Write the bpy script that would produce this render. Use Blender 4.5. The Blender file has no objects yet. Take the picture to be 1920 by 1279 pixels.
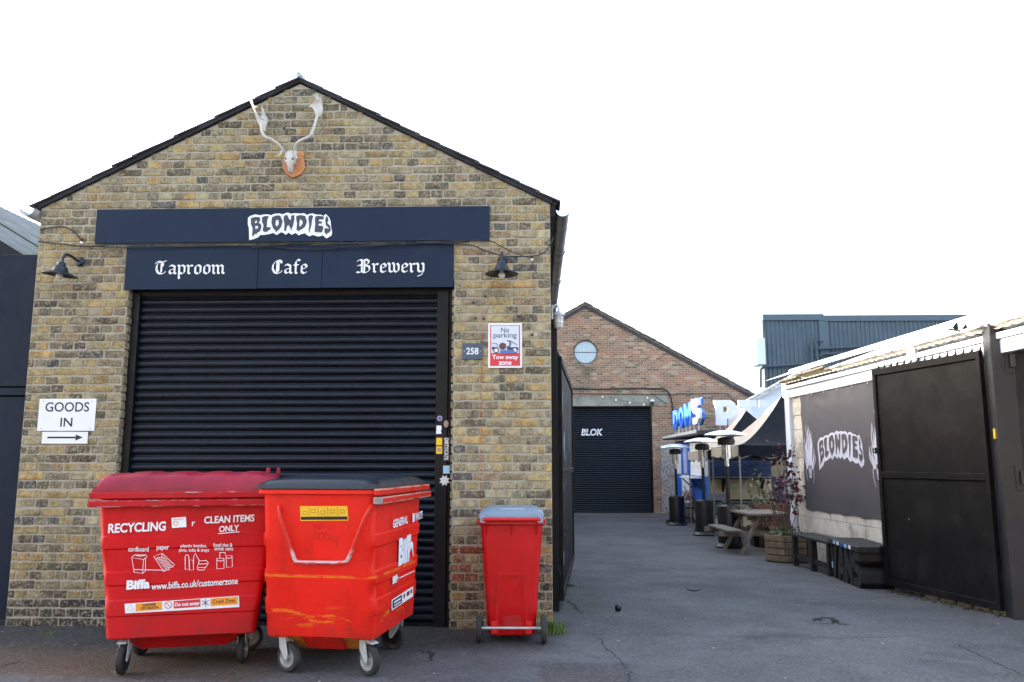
import bpy, bmesh, math, random
from mathutils import Vector, Matrix, noise
from mathutils.geometry import tessellate_polygon
R = math.radians
rnd = random.Random(7)
scene = bpy.context.scene
col = scene.collection

# ------------------------------------------------------------------ camera
F = 1530.0; CX = 960.0; CY = 639.5; EYE = 1.45; CAMY = -7.45; YAW = R(1.7); PIT = R(8.42)
cam_d = bpy.data.cameras.new('camera'); cam = bpy.data.objects.new('camera', cam_d); col.objects.link(cam)
cam.location = (0, CAMY, EYE); cam.rotation_euler = (R(90) + PIT, 0, YAW)
cam_d.sensor_width = 36; cam_d.lens = F / 1920 * 36; cam_d.clip_start = 0.05; cam_d.clip_end = 2000
scene.camera = cam
# ------------------------------------------------------------------ sky and sun
SUN = Vector((-1.0, 0.55, 0.375)).normalized()
world = bpy.data.worlds.new('World'); scene.world = world; world.use_nodes = True
wn = world.node_tree.nodes; wl = world.node_tree.links
sky = wn.new('ShaderNodeTexSky'); sky.sky_type = 'NISHITA'; sky.sun_disc = False
sky.sun_elevation = math.asin(SUN.z); sky.sun_rotation = math.atan2(SUN.x, SUN.y)
sky.air_density = 1.0; sky.dust_density = 3.5; sky.ozone_density = 1.0
bg = wn['Background']; bg.inputs['Strength'].default_value = 0.15
hs = wn.new('ShaderNodeHueSaturation'); hs.inputs['Saturation'].default_value = 0.9
hz = wn.new('ShaderNodeMix'); hz.data_type = 'RGBA'; hz.blend_type = 'ADD'; hz.inputs[0].default_value = 1; hz.inputs[7].default_value = (.66, .72, .84, 1)   # thin even high haze
wl.new(sky.outputs[0], hs.inputs['Color']); wl.new(hs.outputs[0], hz.inputs[6]); wl.new(hz.outputs[2], bg.inputs['Color'])
sun_d = bpy.data.lights.new('sun', 'SUN'); sun_d.energy = 3.5; sun_d.angle = R(0.6); sun_d.color = (1, 0.93, 0.83)
sun = bpy.data.objects.new('sun', sun_d); col.objects.link(sun)
sun.rotation_euler = SUN.to_track_quat('Z', 'Y').to_euler()
vs = scene.view_settings; vs.view_transform = 'Standard'; vs.look = 'None'; vs.gamma = 1; vs.use_curve_mapping = False
vs.exposure = 2.35
scene.render.engine = 'CYCLES'

# ------------------------------------------------------------------ photo pixels to places
def ray(px, py):
    u = (px - CX) / F; v = (CY - py) / F
    cp, sp, cy, sy = math.cos(PIT), math.sin(PIT), math.cos(YAW), math.sin(YAW)
    return Vector((-sy*cp, cy*cp, sp)) + u*Vector((cy, sy, 0)) + v*Vector((sy*sp, -cy*sp, cp))
ORG = Vector((0, CAMY, EYE))
def PL(px, py, p0, n):
    d = ray(px, py); n = Vector(n); t = (Vector(p0) - ORG).dot(n) / d.dot(n); return ORG + d*t
def PY(px, py, y): return PL(px, py, (0, y, 0), (0, 1, 0))
def PX(px, py, x): return PL(px, py, (x, 0, 0), (1, 0, 0))
def gz(y): return -0.016*min(max(0.0, y), 40.0)
def G(px, py):
    d = ray(px, py); t = 1.0
    for _ in range(60): t = (gz(CAMY + d.y*t) - EYE) / d.z
    return ORG + d*t
def S(r, g, b):
    f = lambda c: (c/255/12.92) if c <= 10 else ((c/255 + 0.055)/1.055)**2.4
    return (f(r), f(g), f(b), 1)

# ------------------------------------------------------------------ object helpers
class MB:
    def __init__(s): s.v = []; s.f = []
    def add(s, vs_, fs, M=None):
        o = len(s.v); s.v += [Vector(p) if M is None else M @ Vector(p) for p in vs_]
        s.f += [tuple(i + o for i in q) for q in fs]; return s
    def box(s, c, d, rx=0, ry=0, rz=0, taper=(1, 1)):
        x, y, z = d[0]/2, d[1]/2, d[2]/2; tx, ty = taper
        p = [(-x,-y,-z),(x,-y,-z),(x,y,-z),(-x,y,-z),(-x*tx,-y*ty,z),(x*tx,-y*ty,z),(x*tx,y*ty,z),(-x*tx,y*ty,z)]
        M = Matrix.Translation(c) @ Matrix.Rotation(rz, 4, 'Z') @ Matrix.Rotation(ry, 4, 'Y') @ Matrix.Rotation(rx, 4, 'X')
        return s.add(p, [(0,3,2,1),(4,5,6,7),(0,1,5,4),(1,2,6,5),(2,3,7,6),(3,0,4,7)], M)
    def lohi(s, a, b): return s.box([(a[i]+b[i])/2 for i in range(3)], [abs(b[i]-a[i]) for i in range(3)])
    def beam(s, a, b, w, h, up=(0, 0, 1)):
        a = Vector(a); b = Vector(b); d = b - a; L = d.length; d.normalize(); up = Vector(up)
        if abs(d.dot(up)) > .98: up = Vector((0, 1, 0))
        sx = d.cross(up).normalized(); uz = sx.cross(d)
        M = Matrix((( sx.x, d.x, uz.x, 0), (sx.y, d.y, uz.y, 0), (sx.z, d.z, uz.z, 0), (0, 0, 0, 1)))
        M = Matrix.Translation((a + b)/2) @ M
        x, y, z = w/2, L/2, h/2
        p = [(-x,-y,-z),(x,-y,-z),(x,y,-z),(-x,y,-z),(-x,-y,z),(x,-y,z),(x,y,z),(-x,y,z)]
        return s.add(p, [(0,3,2,1),(4,5,6,7),(0,1,5,4),(1,2,6,5),(2,3,7,6),(3,0,4,7)], M)
    def tube(s, path, r, n=8, flat=1.0):
        path = [Vector(p) for p in path]; rs = r if isinstance(r, (list, tuple)) else [r]*len(path)
        rings = []; ref = None
        for i, p in enumerate(path):
            d = (path[min(i+1, len(path)-1)] - path[max(i-1, 0)]).normalized()
            if ref is None: ref = Vector((0, 0, 1)) if abs(d.z) < .9 else Vector((1, 0, 0))
            a = d.cross(ref).normalized(); b = a.cross(d).normalized(); ref = b
            rings.append([p + rs[i]*(math.cos(2*math.pi*k/n)*a + flat*math.sin(2*math.pi*k/n)*b) for k in range(n)])
        v = [q for rg in rings for q in rg]
        f = [(i*n+k, i*n+(k+1) % n, (i+1)*n+(k+1) % n, (i+1)*n+k) for i in range(len(path)-1) for k in range(n)]
        f += [tuple(range(n-1, -1, -1)), tuple((len(path)-1)*n+k for k in range(n))]
        return s.add(v, f)
    def lathe(s, prof, c=(0, 0, 0), n=24, M=None, squash=(1, 1)):
        v = []; f = []
        for r, z in prof:
            for k in range(n):
                a = 2*math.pi*k/n; v.append((r*math.cos(a)*squash[0], r*math.sin(a)*squash[1], z))
        for i in range(len(prof)-1):
            for k in range(n): f.append((i*n+k, i*n+(k+1) % n, (i+1)*n+(k+1) % n, (i+1)*n+k))
        if prof[0][0] > 1e-5: f.append(tuple(range(n-1, -1, -1)))
        if prof[-1][0] > 1e-5: f.append(tuple((len(prof)-1)*n+k for k in range(n)))
        MM = Matrix.Translation(c)
        if M is not None: MM = MM @ M
        return s.add(v, f, MM)
    def loft(s, rings, closed=True):
        n = len(rings[0]); v = [p for rg in rings for p in rg]; f = []
        for i in range(len(rings)-1):
            for k in range(n if closed else n-1): f.append((i*n+k, i*n+(k+1) % n, (i+1)*n+(k+1) % n, (i+1)*n+k))
        if closed: f += [tuple(range(n-1, -1, -1)), tuple((len(rings)-1)*n+k for k in range(n))]
        return s.add(v, f)
    def sheet(s, loops, fn):
        """flat polygon with holes; loops in 2D, fn(u,v)->3D"""
        flat = [Vector((p[0], p[1], 0)) for lp in loops for p in lp]
        tr = tessellate_polygon([[Vector((p[0], p[1], 0)) for p in lp] for lp in loops])
        out = []
        for t in tr:
            a, b, c = (flat[i] for i in t)
            out.append(t if (b-a).cross(c-a).z > 0 else (t[0], t[2], t[1]))
        return s.add([fn(p.x, p.y) for p in flat], out)
    def prism(s, loops, fn, d):
        """fn(u,v,w): w=0 front, w=d back"""
        s.sheet(loops, lambda u, v: fn(u, v, 0))
        o = len(s.v); s.sheet(loops, lambda u, v: fn(u, v, d))
        for lp in loops:
            n = len(lp); s.add([fn(p[0], p[1], 0) for p in lp] + [fn(p[0], p[1], d) for p in lp], [(k, (k+1) % n, n+(k+1) % n, n+k) for k in range(n)])
        return s
    def mesh(s, name, smooth=None, bevel=0, seg=1, merge=False):
        me = bpy.data.meshes.new(name); me.from_pydata([tuple(p) for p in s.v], [], s.f)
        bm = bmesh.new(); bm.from_mesh(me)
        if merge: bmesh.ops.remove_doubles(bm, verts=bm.verts, dist=1e-5)
        bmesh.ops.recalc_face_normals(bm, faces=bm.faces)
        if bevel:
            es = [e for e in bm.edges if len(e.link_faces) == 2 and e.calc_face_angle(0) > 0.5]
            bmesh.ops.bevel(bm, geom=es, offset=bevel, segments=seg, affect='EDGES', clamp_overlap=True, profile=.5)
        bm.to_mesh(me); bm.free()
        if smooth is not None:
            me.polygons.foreach_set('use_smooth', [True]*len(me.polygons)); me.set_sharp_from_angle(angle=R(smooth))
        me.update(); return me
    def build(s, name, mat, parent=None, smooth=None, bevel=0, seg=1, merge=False, loc=None):
        me = s.mesh(name, smooth, bevel, seg, merge); return put(name, me, mat, parent, loc)
    def sheetbuild(s, name, mat, parent=None):      # keep face directions
        me = bpy.data.meshes.new(name); me.from_pydata([tuple(p) for p in s.v], [], s.f); me.update(); return put(name, me, mat, parent)
def put(name, me, mat, parent=None, loc=None):
    if mat is not None and not me.materials: me.materials.append(mat)
    o = bpy.data.objects.new(name, me); col.objects.link(o); o.parent = parent
    if loc is not None: o.location = loc
    return o
def tag(o, label, cat, group=None, kind=None):
    o['label'] = label; o['category'] = cat
    if group: o['group'] = group
    if kind: o['kind'] = kind
    return o
def thing(name, label, cat, loc=(0, 0, 0), rz=0, group=None):
    o = bpy.data.objects.new(name, None); col.objects.link(o); o.location = loc; o.rotation_euler = (0, 0, rz)
    o.empty_display_size = .1
    return tag(o, label, cat, group)
def struct(o): o['kind'] = 'structure'; return o
def stuff(o): o['kind'] = 'stuff'; return o
def copy_tree(o, parent=None):
    c = o.copy(); col.objects.link(c); c.parent = parent
    for ch in list(o.children): copy_tree(ch, c)
    return c
def bez(p0, p1, p2, p3, n=10):
    p0, p1, p2, p3 = map(Vector, (p0, p1, p2, p3)); out = []
    for i in range(n+1):
        t = i/n; out.append((1-t)**3*p0 + 3*t*(1-t)**2*p1 + 3*t*t*(1-t)*p2 + t**3*p3)
    return out
def spline(pts, n=6):
    P = [Vector(p) for p in pts]; P = [2*P[0]-P[1]] + P + [2*P[-1]-P[-2]]; out = []
    for i in range(1, len(P)-2):
        for k in range(n):
            t = k/n; a, b, c, d = P[i-1:i+3]
            out.append(.5*((2*b) + (c-a)*t + (2*a-5*b+4*c-d)*t*t + (3*b-a-3*c+d)*t**3))
    return out + [P[-2]]
# text with the built-in font, fitted to a width and height, in a plane (origin o, right r, up u)
def text_mesh(s, w, h, bold=0.0, fit='lb', shear=0.0, space=1.0):
    c = bpy.data.curves.new('t', 'FONT'); c.body = s; c.size = 1; c.offset = bold; c.shear = shear; c.space_character = space
    c.resolution_u = 4; ob = bpy.data.objects.new('t', c); col.objects.link(ob)
    bpy.context.view_layer.update()
    me = bpy.data.meshes.new_from_object(ob.evaluated_get(bpy.context.evaluated_depsgraph_get()))
    bpy.data.objects.remove(ob); bpy.data.curves.remove(c)
    v = [p.co.copy() for p in me.vertices]; f = [tuple(p.vertices) for p in me.polygons]; bpy.data.meshes.remove(me)
    x0 = min(p.x for p in v); x1 = max(p.x for p in v); y0 = min(p.y for p in v); y1 = max(p.y for p in v)
    sx = w/(x1-x0); sy = h/(y1-y0) if h else sx
    return [((p.x-x0)*sx, (p.y-y0)*sy) for p in v], f
def add_text(mb, s, fn, x, y, w, h, **k):
    v, f = text_mesh(s, w, h, **k); mb.add([fn(x+a, y+b) for a, b in v], f); return mb
def line2(mb, pts, w, fn, closed=False):
    """constant width stroke in 2D as one ribbon"""
    P = [Vector((p[0], p[1])) for p in pts]; n = len(P); L = []; Rr = []
    for i in range(n):
        a = P[(i-1) % n] if (closed or i > 0) else P[i]; b = P[(i+1) % n] if (closed or i < n-1) else P[i]
        d = (b-a); d = d.normalized() if d.length > 1e-9 else Vector((1, 0)); q = Vector((-d.y, d.x))*w/2
        L.append(P[i]+q); Rr.append(P[i]-q)
    m = n if closed else n-1
    mb.add([fn(p.x, p.y) for p in L] + [fn(p.x, p.y) for p in Rr], [(n+i, n+(i+1) % n, (i+1) % n, i) for i in range(m)]); return mb
def xz0(p): return (p.x, p.z, 0)

# ------------------------------------------------------------------ material helpers
class NT:
    def __init__(s, name):
        s.m = bpy.data.materials.new(name); s.m.use_nodes = True; s.t = s.m.node_tree; s.b = s.t.nodes['Principled BSDF']
        s.pos = s.n('ShaderNodeNewGeometry').outputs['Position']
    def n(s, typ, ins=None, **pr):
        nd = s.t.nodes.new(typ)
        for k, v in pr.items(): setattr(nd, k, v)
        for k, v in (ins or {}).items(): s.set(nd.inputs[k], v)
        return nd
    def set(s, sock, v):
        if isinstance(v, bpy.types.NodeSocket): s.t.links.new(v, sock)
        else: sock.default_value = v
    def noise(s, scale, detail=4, rough=.55, vec=None, dist=0): return s.n('ShaderNodeTexNoise', {'Vector': vec or s.pos, 'Scale': scale, 'Detail': detail, 'Roughness': rough, 'Distortion': dist}).outputs[0]
    def ramp(s, x, a, b, lo=0.0, hi=1.0): return s.n('ShaderNodeMapRange', {'Value': x, 'From Min': a, 'From Max': b, 'To Min': lo, 'To Max': hi}).outputs[0]
    def math(s, op, a, b=0.0): return s.n('ShaderNodeMath', {0: a, 1: b}, operation=op).outputs[0]
    def mix(s, f, a, b, mode='MIX'):
        nd = s.n('ShaderNodeMix', data_type='RGBA', blend_type=mode)
        s.set(nd.inputs[0], f); s.set(nd.inputs[6], a); s.set(nd.inputs[7], b); return nd.outputs[2]
    def scl(s, v, vec=None): return s.n('ShaderNodeVectorMath', {0: vec or s.pos, 1: v}, operation='MULTIPLY').outputs[0]
    def obj(s): return s.n('ShaderNodeTexCoord').outputs['Object']
    def sep(s, v): return s.n('ShaderNodeSeparateXYZ', {0: v}).outputs
    def bump(s, h, st=.3, dist=.01, prev=None):
        nd = s.n('ShaderNodeBump', {'Height': h, 'Strength': st, 'Distance': dist})
        if prev is not None: s.set(nd.inputs['Normal'], prev)
        return nd.outputs[0]
    def out(s, **k):
        for a, v in k.items(): s.set(s.b.inputs[a.replace('_', ' ')], v)
        return s.m
def simple(name, c, rough=.6, metal=0.0, var=.18, vs=5.0, bs=60.0, bump=.15, bd=.002, dirt=None, dscale=3.0, dthr=.62, damt=.6, spec=.5):
    t = NT(name); a = t.noise(vs, 5); k = t.ramp(a, .3, .7, 1-var, 1+var)
    cc = t.mix(1.0, c, t.n('ShaderNodeCombineColor', {0: k, 1: k, 2: k}).outputs[0], 'MULTIPLY')
    if dirt is not None:
        d = t.ramp(t.noise(dscale, 8, .65), dthr-.06, dthr+.06, 0, damt); cc = t.mix(d, cc, dirt)
    rr = t.ramp(t.noise(vs*2.3, 4), .3, .7, max(0, rough-.1), min(1, rough+.1))
    return t.out(Base_Color=cc, Roughness=rr, Metallic=metal, Normal=t.bump(t.noise(bs, 3), bump, bd), **{'Specular_IOR_Level': spec})
# ------------------------------------------------------------------ materials
def brick_material(name='stock_brick', drip=True, gain=1.0):
    t = NT(name)
    att = t.n('ShaderNodeAttribute', attribute_name='tint').outputs[0]
    oc = t.n('ShaderNodeObjectInfo').outputs['Color']
    base = t.mix(1.0, att, oc, 'MULTIPLY')
    a = t.ramp(t.noise(16, 8, .72), .38, .62)
    base = t.mix(t.math('MULTIPLY', a, .78), base, t.mix(1.0, base, (.36, .35, .36, 1), 'MULTIPLY'))
    b = t.ramp(t.noise(38, 6, .75), .50, .62); base = t.mix(t.math('MULTIPLY', b, .62), base, (.52, .41, .24, 1))
    sm = t.ramp(t.noise(7, 8, .72, vec=t.scl((1, 1, 1.7))), .56, .66); base = t.mix(t.math('MULTIPLY', sm, .62), base, (.38, .335, .25, 1))
    soot = t.ramp(t.noise(2.0, 8, .72, vec=t.scl((1.6, 1, .55))), .49, .68); base = t.mix(t.math('MULTIPLY', soot, .45), base, (.055, .052, .048, 1))
    v = t.n('ShaderNodeTexVoronoi', {'Vector': t.pos, 'Scale': 28.0, 'Randomness': 1.0}).outputs['Distance']
    pit = t.ramp(v, .10, .20, 1, 0); pit = t.math('MULTIPLY', pit, t.ramp(t.noise(6, 3), .5, .6)); base = t.mix(pit, base, (.03, .027, .022, 1))
    if drip:
        x, y, z = t.sep(t.pos)
        wob = t.ramp(t.noise(9, 3), 0, 1, -.012, .012)
        d = t.math('ABSOLUTE', t.math('ADD', t.math('ADD', x, .499), wob))
        m = t.math('MULTIPLY', t.ramp(d, .003, .012, 1, 0), t.ramp(t.noise(14, 4), .42, .55))
        m = t.math('MULTIPLY', m, t.math('MULTIPLY', t.ramp(z, .9, 1.0), t.ramp(z, 2.86, 2.9, 1, 0)))
        base = t.mix(t.math('MULTIPLY', m, .6), base, S(170, 50, 35))
    h = t.math('ADD', t.math('MULTIPLY', t.noise(55, 5, .7), .6), t.math('MULTIPLY', pit, -.6))
    h = t.math('ADD', h, t.math('MULTIPLY', t.noise(14, 4), .6))
    return t.out(Base_Color=base, Roughness=.92, Normal=t.bump(h, .55, .008), **{'Specular_IOR_Level': .2})
def mortar_material(name, c1, c2, sc=1.0):
    t = NT(name); a = t.ramp(t.noise(5*sc, 6, .65), .35, .7); c = t.mix(a, c1, c2)
    g = t.ramp(t.noise(160*sc, 3), .35, .7); c = t.mix(t.math('MULTIPLY', g, .35), c, (.12, .11, .09, 1))
    so = t.ramp(t.noise(1.9*sc, 7, .7, vec=t.scl((1.6, 1, .45))), .52, .7); c = t.mix(t.math('MULTIPLY', so, .45), c, (.07, .065, .058, 1))
    h = t.math('ADD', t.noise(38*sc, 5, .7), t.math('MULTIPLY', t.noise(130*sc, 4), .5))
    return t.out(Base_Color=c, Roughness=.95, Normal=t.bump(h, .7, .006), **{'Specular_IOR_Level': .15})
m_brick = brick_material()
m_mortar = mortar_material('lime_mortar', (.47, .43, .34, 1), (.38, .345, .27, 1))
m_engbrick = simple('engineering_brick', S(62, 64, 76), .55, var=.3, vs=7, bump=.3, bd=.004, dirt=(.03, .03, .03, 1), dthr=.5)

def asphalt_material():
    t = NT('asphalt'); x, y, z = t.sep(t.pos)
    c = t.mix(t.ramp(t.noise(.55, 5, .6), .35, .65), (.062, .062, .064, 1), (.110, .109, .110, 1))
    c = t.mix(t.ramp(t.noise(2.6, 6, .65), .5, .72, 0, .7), c, (.060, .055, .050, 1)); c = t.mix(t.ramp(t.noise(.9, 8, .7, dist=1.0), .56, .66, 0, .5), c, (.13, .127, .122, 1)); c = t.mix(t.ramp(t.noise(.75, 5, .6, vec=t.scl((1, 1.3, 7))), .62, .72, 0, .6), c, (.036, .034, .033, 1))
    # worn brown aggregate in front of the bins
    wob = t.ramp(t.noise(1.3, 5), 0, 1, -.35, .35)
    yy = t.math('ADD', y, wob); xx = t.math('ADD', x, wob)
    band = t.math('MULTIPLY', t.ramp(yy, -1.75, -1.62), t.ramp(yy, -.85, -.6, 1, 0)); band = t.math('MULTIPLY', band, t.ramp(xx, -1.9, -1.6, 1, 0))
    pat = t.math('MULTIPLY', t.ramp(yy, -1.95, -1.85), t.ramp(yy, -1.3, -1.2, 1, 0)); pat = t.math('MULTIPLY', pat, t.math('MULTIPLY', t.ramp(xx, -.05, .05), t.ramp(xx, .55, .7, 1, 0)))
    c = t.mix(t.math('MULTIPLY', band, .85), c, (.080, .052, .031, 1)); c = t.mix(t.math('MULTIPLY', pat, .65), c, (.05, .038, .035, 1))
    # dark wall-foot strip with shade round the bins painted in; green by left gate
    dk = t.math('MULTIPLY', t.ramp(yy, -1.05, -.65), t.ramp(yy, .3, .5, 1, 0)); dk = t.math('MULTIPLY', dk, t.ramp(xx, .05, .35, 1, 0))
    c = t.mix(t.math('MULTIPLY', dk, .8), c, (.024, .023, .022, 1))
    ms = t.math('MULTIPLY', t.ramp(xx, .15, .25), t.ramp(xx, .55, .9, 1, 0)); ms = t.math('MULTIPLY', ms, t.math('MULTIPLY', t.ramp(yy, .6, 1.0), t.ramp(yy, 2.6, 3.4, 1, 0)))
    c = t.mix(t.math('MULTIPLY', ms, .6), c, (.035, .042, .022, 1))
    # aggregate: dark and pale stones, scattered pale flecks
    vz = t.n('ShaderNodeTexVoronoi', {'Vector': t.pos, 'Scale': 62.0}); vc = t.sep(vz.outputs['Color'])[0]
    c = t.mix(t.ramp(vc, .62, 1.0, 0, .38), c, (.19, .18, .175, 1)); c = t.mix(t.ramp(vc, .0, .3, .5, 0), c, (.035, .035, .036, 1))
    v2 = t.n('ShaderNodeTexVoronoi', {'Vector': t.scl((1, .7, 1)), 'Scale': 6.5}); fl = t.math('MULTIPLY', t.ramp(t.math('ADD', v2.outputs['Distance'], t.ramp(t.noise(60, 3), 0, 1, -.05, .05)), .05, .075, 1, 0), t.ramp(t.sep(v2.outputs['Color'])[1], .60, .64))
    c = t.mix(t.math('MULTIPLY', fl, .75), c, (.40, .40, .40, 1))
    h = t.math('ADD', t.math('MULTIPLY', vz.outputs['Distance'], -.8), t.math('MULTIPLY', t.noise(30, 5, .7), .8))
    rr = t.ramp(t.noise(1.6, 5), .3, .7, .72, .92)
    return t.out(Base_Color=c, Roughness=rr, Normal=t.bump(h, .55, .006), **{'Specular_IOR_Level': .35})
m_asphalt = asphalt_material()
m_crack = simple('crack_dark', (.02, .019, .018, 1), .95)
m_pothole = simple('pothole_rubble', (.06, .052, .044, 1), .95, var=.6, vs=40, bump=.8, bd=.01)

def navy_board(name, c, rough=.42):
    t = NT(name); k = t.ramp(t.noise(1.7, 6, .6), .3, .7, .86, 1.14)
    cc = t.mix(1.0, c, t.n('ShaderNodeCombineColor', {0: k, 1: k, 2: k}).outputs[0], 'MULTIPLY')
    st = t.ramp(t.noise(3.2, 7, .7, vec=t.scl((5, 5, .8))), .62, .75, 0, .25); cc = t.mix(st, cc, (.016, .028, .05, 1))
    return t.out(Base_Color=cc, Roughness=t.ramp(t.noise(6, 6), .3, .7, rough-.08, rough+.16), Normal=t.bump(t.noise(45, 4), .12, .002), **{'Specular_IOR_Level': .22})
m_board = navy_board('navy_board_paint', (.0055, .017, .042, 1))
m_hoard = navy_board('navy_hoarding_paint', (.0055, .011, .027, 1), .5)
def shutter_material():
    t = NT('shutter_paint'); k = t.ramp(t.noise(2.3, 6), .3, .7, .8, 1.2)
    cc = t.mix(1.0, (.0028, .0056, .0118, 1), t.n('ShaderNodeCombineColor', {0: k, 1: k, 2: k}).outputs[0], 'MULTIPLY')
    sc = t.ramp(t.noise(4.5, 8, .75, vec=t.scl((1.0, 1, 22))), .61, .70, 0, .6); cc = t.mix(sc, cc, (.09, .11, .15, 1))
    du = t.ramp(t.noise(1.1, 5), .55, .8, 0, .35); cc = t.mix(du, cc, (.014, .017, .022, 1))
    return t.out(Base_Color=cc, Roughness=t.ramp(t.noise(9, 6, vec=t.scl((1, 1, 6))), .3, .7, .24, .44), Normal=t.bump(t.noise(8, 4), .1, .006), **{'Specular_IOR_Level': .3})
m_shutter = shutter_material()
m_black = navy_board('black_gloss_paint', (.004, .005, .007, 1), .38)
m_gate = None
def gate_material():
    t = NT('black_gate_paint'); k = t.ramp(t.noise(2.1, 6), .3, .7, .8, 1.25)
    cc = t.mix(1.0, (.0055, .0048, .0048, 1), t.n('ShaderNodeCombineColor', {0: k, 1: k, 2: k}).outputs[0], 'MULTIPLY')
    d = t.ramp(t.noise(1.9, 9, .75), .5, .72, 0, .75); cc = t.mix(d, cc, (.022, .019, .017, 1)); sr = t.ramp(t.noise(7, 9, .8, vec=t.scl((1, 1, 9))), .68, .75, 0, .6); cc = t.mix(sr, cc, (.06, .057, .054, 1))
    v = t.n('ShaderNodeTexVoronoi', {'Vector': t.pos, 'Scale': 5.0}); ch = t.math('MULTIPLY', t.ramp(v.outputs['Distance'], .03, .05, 1, 0), t.ramp(t.sep(v.outputs['Color'])[0], .8, .83))
    cc = t.mix(ch, cc, (.4, .4, .4, 1))
    return t.out(Base_Color=cc, Roughness=t.ramp(t.noise(5, 7), .3, .7, .5, .75), Normal=t.bump(t.noise(26, 5), .25, .003), **{'Specular_IOR_Level': .18})
m_gate = gate_material()
m_white = simple('white_lettering', (.80, .81, .83, 1), .55, var=.05, bump=.05)
m_whitep = simple('white_plastic', (.78, .79, .80, 1), .4, var=.05, dirt=(.4, .38, .34, 1), dthr=.68, damt=.3)
m_ink = simple('dark_lettering', (.035, .045, .07, 1), .55, var=.1)
m_inkb = simple('black_ink', (.012, .012, .018, 1), .5, var=.05)
m_slate = simple('roof_slate', S(62, 58, 62), .8, var=.35, vs=9, bump=.5, bd=.006, dirt=S(105, 95, 82), dthr=.6)
m_ridge = simple('ridge_lead', S(165, 180, 195), .5, var=.15)
m_verge = simple('dark_verge_timber', (.012, .014, .019, 1), .8, var=.3, bump=.4, bd=.005)
m_gutter = simple('grey_gutter', S(104, 108, 116), .45, var=.2, dirt=S(66, 66, 70), dthr=.55)
m_gutterl = simple('pale_gutter', S(185, 190, 195), .5, var=.1)
m_steel = simple('galvanised_steel', S(186, 190, 192), .45, .2, var=.15, bump=.1)
m_rim = simple('dull_zinc_rim', S(150, 154, 156), .4, .5, var=.2)
m_moss2 = simple('grey_mossy_tile', S(122, 114, 96), .95, var=.4, vs=14, bump=.8, bd=.02, dirt=S(78, 72, 54), dthr=.5)
m_chrome = simple('bright_steel', S(205, 208, 210), .2, 1.0, var=.08, bump=.03)
m_rubber = simple('black_rubber', (.02, .02, .021, 1), .75, var=.3, dirt=(.10, .095, .09, 1), dthr=.6, damt=.4)
m_bulb = simple('frosted_bulb', (.75, .73, .66, 1), .25, var=.05, bump=0)
m_lamp = simple('lamp_enamel', (.006, .012, .022, 1), .4, var=.2)
m_cable = simple('black_cable', (.014, .014, .016, 1), .6)
m_bone = simple('bleached_bone', (.50, .47, .41, 1), .6, var=.12, vs=14, bump=.3, bd=.003, dirt=(.38, .32, .25, 1), dthr=.66, damt=.5, dscale=9)
m_plaque = simple('orange_wood_plaque', S(196, 130, 84), .5, var=.22, vs=12, bump=.2)
m_signred = simple('sign_red', (.62, .035, .045, 1), .45, var=.05, bump=.03)
m_signblue = simple('pale_sign_face', (.62, .68, .76, 1), .4, var=.04, bump=.03)
m_slateplate = simple('slate_plate', S(72, 84, 98), .6, var=.2, bump=.3)
def bin_material(name, c, scuff, bands, amount=.8, dark=(.18, .01, .012, 1)):
    t = NT(name); o = t.obj(); x, y, z = t.sep(o)
    k = t.ramp(t.noise(2.2, 6), .3, .7, .88, 1.12)
    cc = t.mix(1.0, c, t.n('ShaderNodeCombineColor', {0: k, 1: k, 2: k}).outputs[0], 'MULTIPLY')
    d = t.ramp(t.noise(3.6, 8, .7, vec=t.scl((1, 1, 3))), .6, .72, 0, .5); cc = t.mix(d, cc, dark)
    ch = t.ramp(t.noise(9, 9, .75, vec=t.scl((1.2, 1.2, 3.2))), .69, .72)
    for z0, hw, thr in bands:
        b = t.ramp(t.math('ABSOLUTE', t.math('SUBTRACT', z, z0)), hw*.4, hw, 1, 0)
        q = t.ramp(t.noise(5.5, 8, .7, vec=t.scl((1, 1, 5), o)), thr, thr+.04)
        ch = t.math('MAXIMUM', ch, t.math('MULTIPLY', b, q))
    gr = t.ramp(t.noise(2.4, 8, .7, vec=t.scl((2.2, 2.2, .5))), .5, .75, 0, .45); cc = t.mix(gr, cc, t.mix(1.0, cc, (.42, .36, .34, 1), 'MULTIPLY'))
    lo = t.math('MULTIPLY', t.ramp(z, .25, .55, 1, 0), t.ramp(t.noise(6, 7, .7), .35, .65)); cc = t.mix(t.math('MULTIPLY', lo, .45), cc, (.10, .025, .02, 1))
    fd = t.ramp(t.noise(1.2, 5, .6), .5, .72, 0, .10); cc = t.mix(fd, cc, (.62, .10, .07, 1))
    cc = t.mix(t.math('MULTIPLY', ch, amount), cc, scuff)
    g = t.ramp(t.noise(24, 6, .7), .68, .74, 0, .35); cc = t.mix(g, cc, (.45, .35, .3, 1))
    return t.out(Base_Color=cc, Roughness=t.ramp(t.noise(4, 6), .3, .7, .40, .68), Normal=t.bump(t.math('ADD', t.noise(5, 4), t.math('MULTIPLY', t.noise(60, 5), .08)), .16, .012), **{'Specular_IOR_Level': .3})
m_bin1 = bin_material('red_bin_paint_worn', (.56, .0022, .0058, 1), (.30, .13, .10, 1), [(1.02, .03, .60)], .7)
m_bin2 = bin_material('orange_red_bin_paint', (.74, .0105, .0022, 1), S(228, 118, 24), [(.385, .075, .555), (.655, .012, .455), (1.05, .05, .62)], .85)
m_rail1 = bin_material('worn_rail_paint_crimson', (.45, .004, .010, 1), (.50, .42, .40, 1), [(1.186, .006, .50), (1.142, .006, .52), (1.238, .006, .54)], .65)
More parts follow.
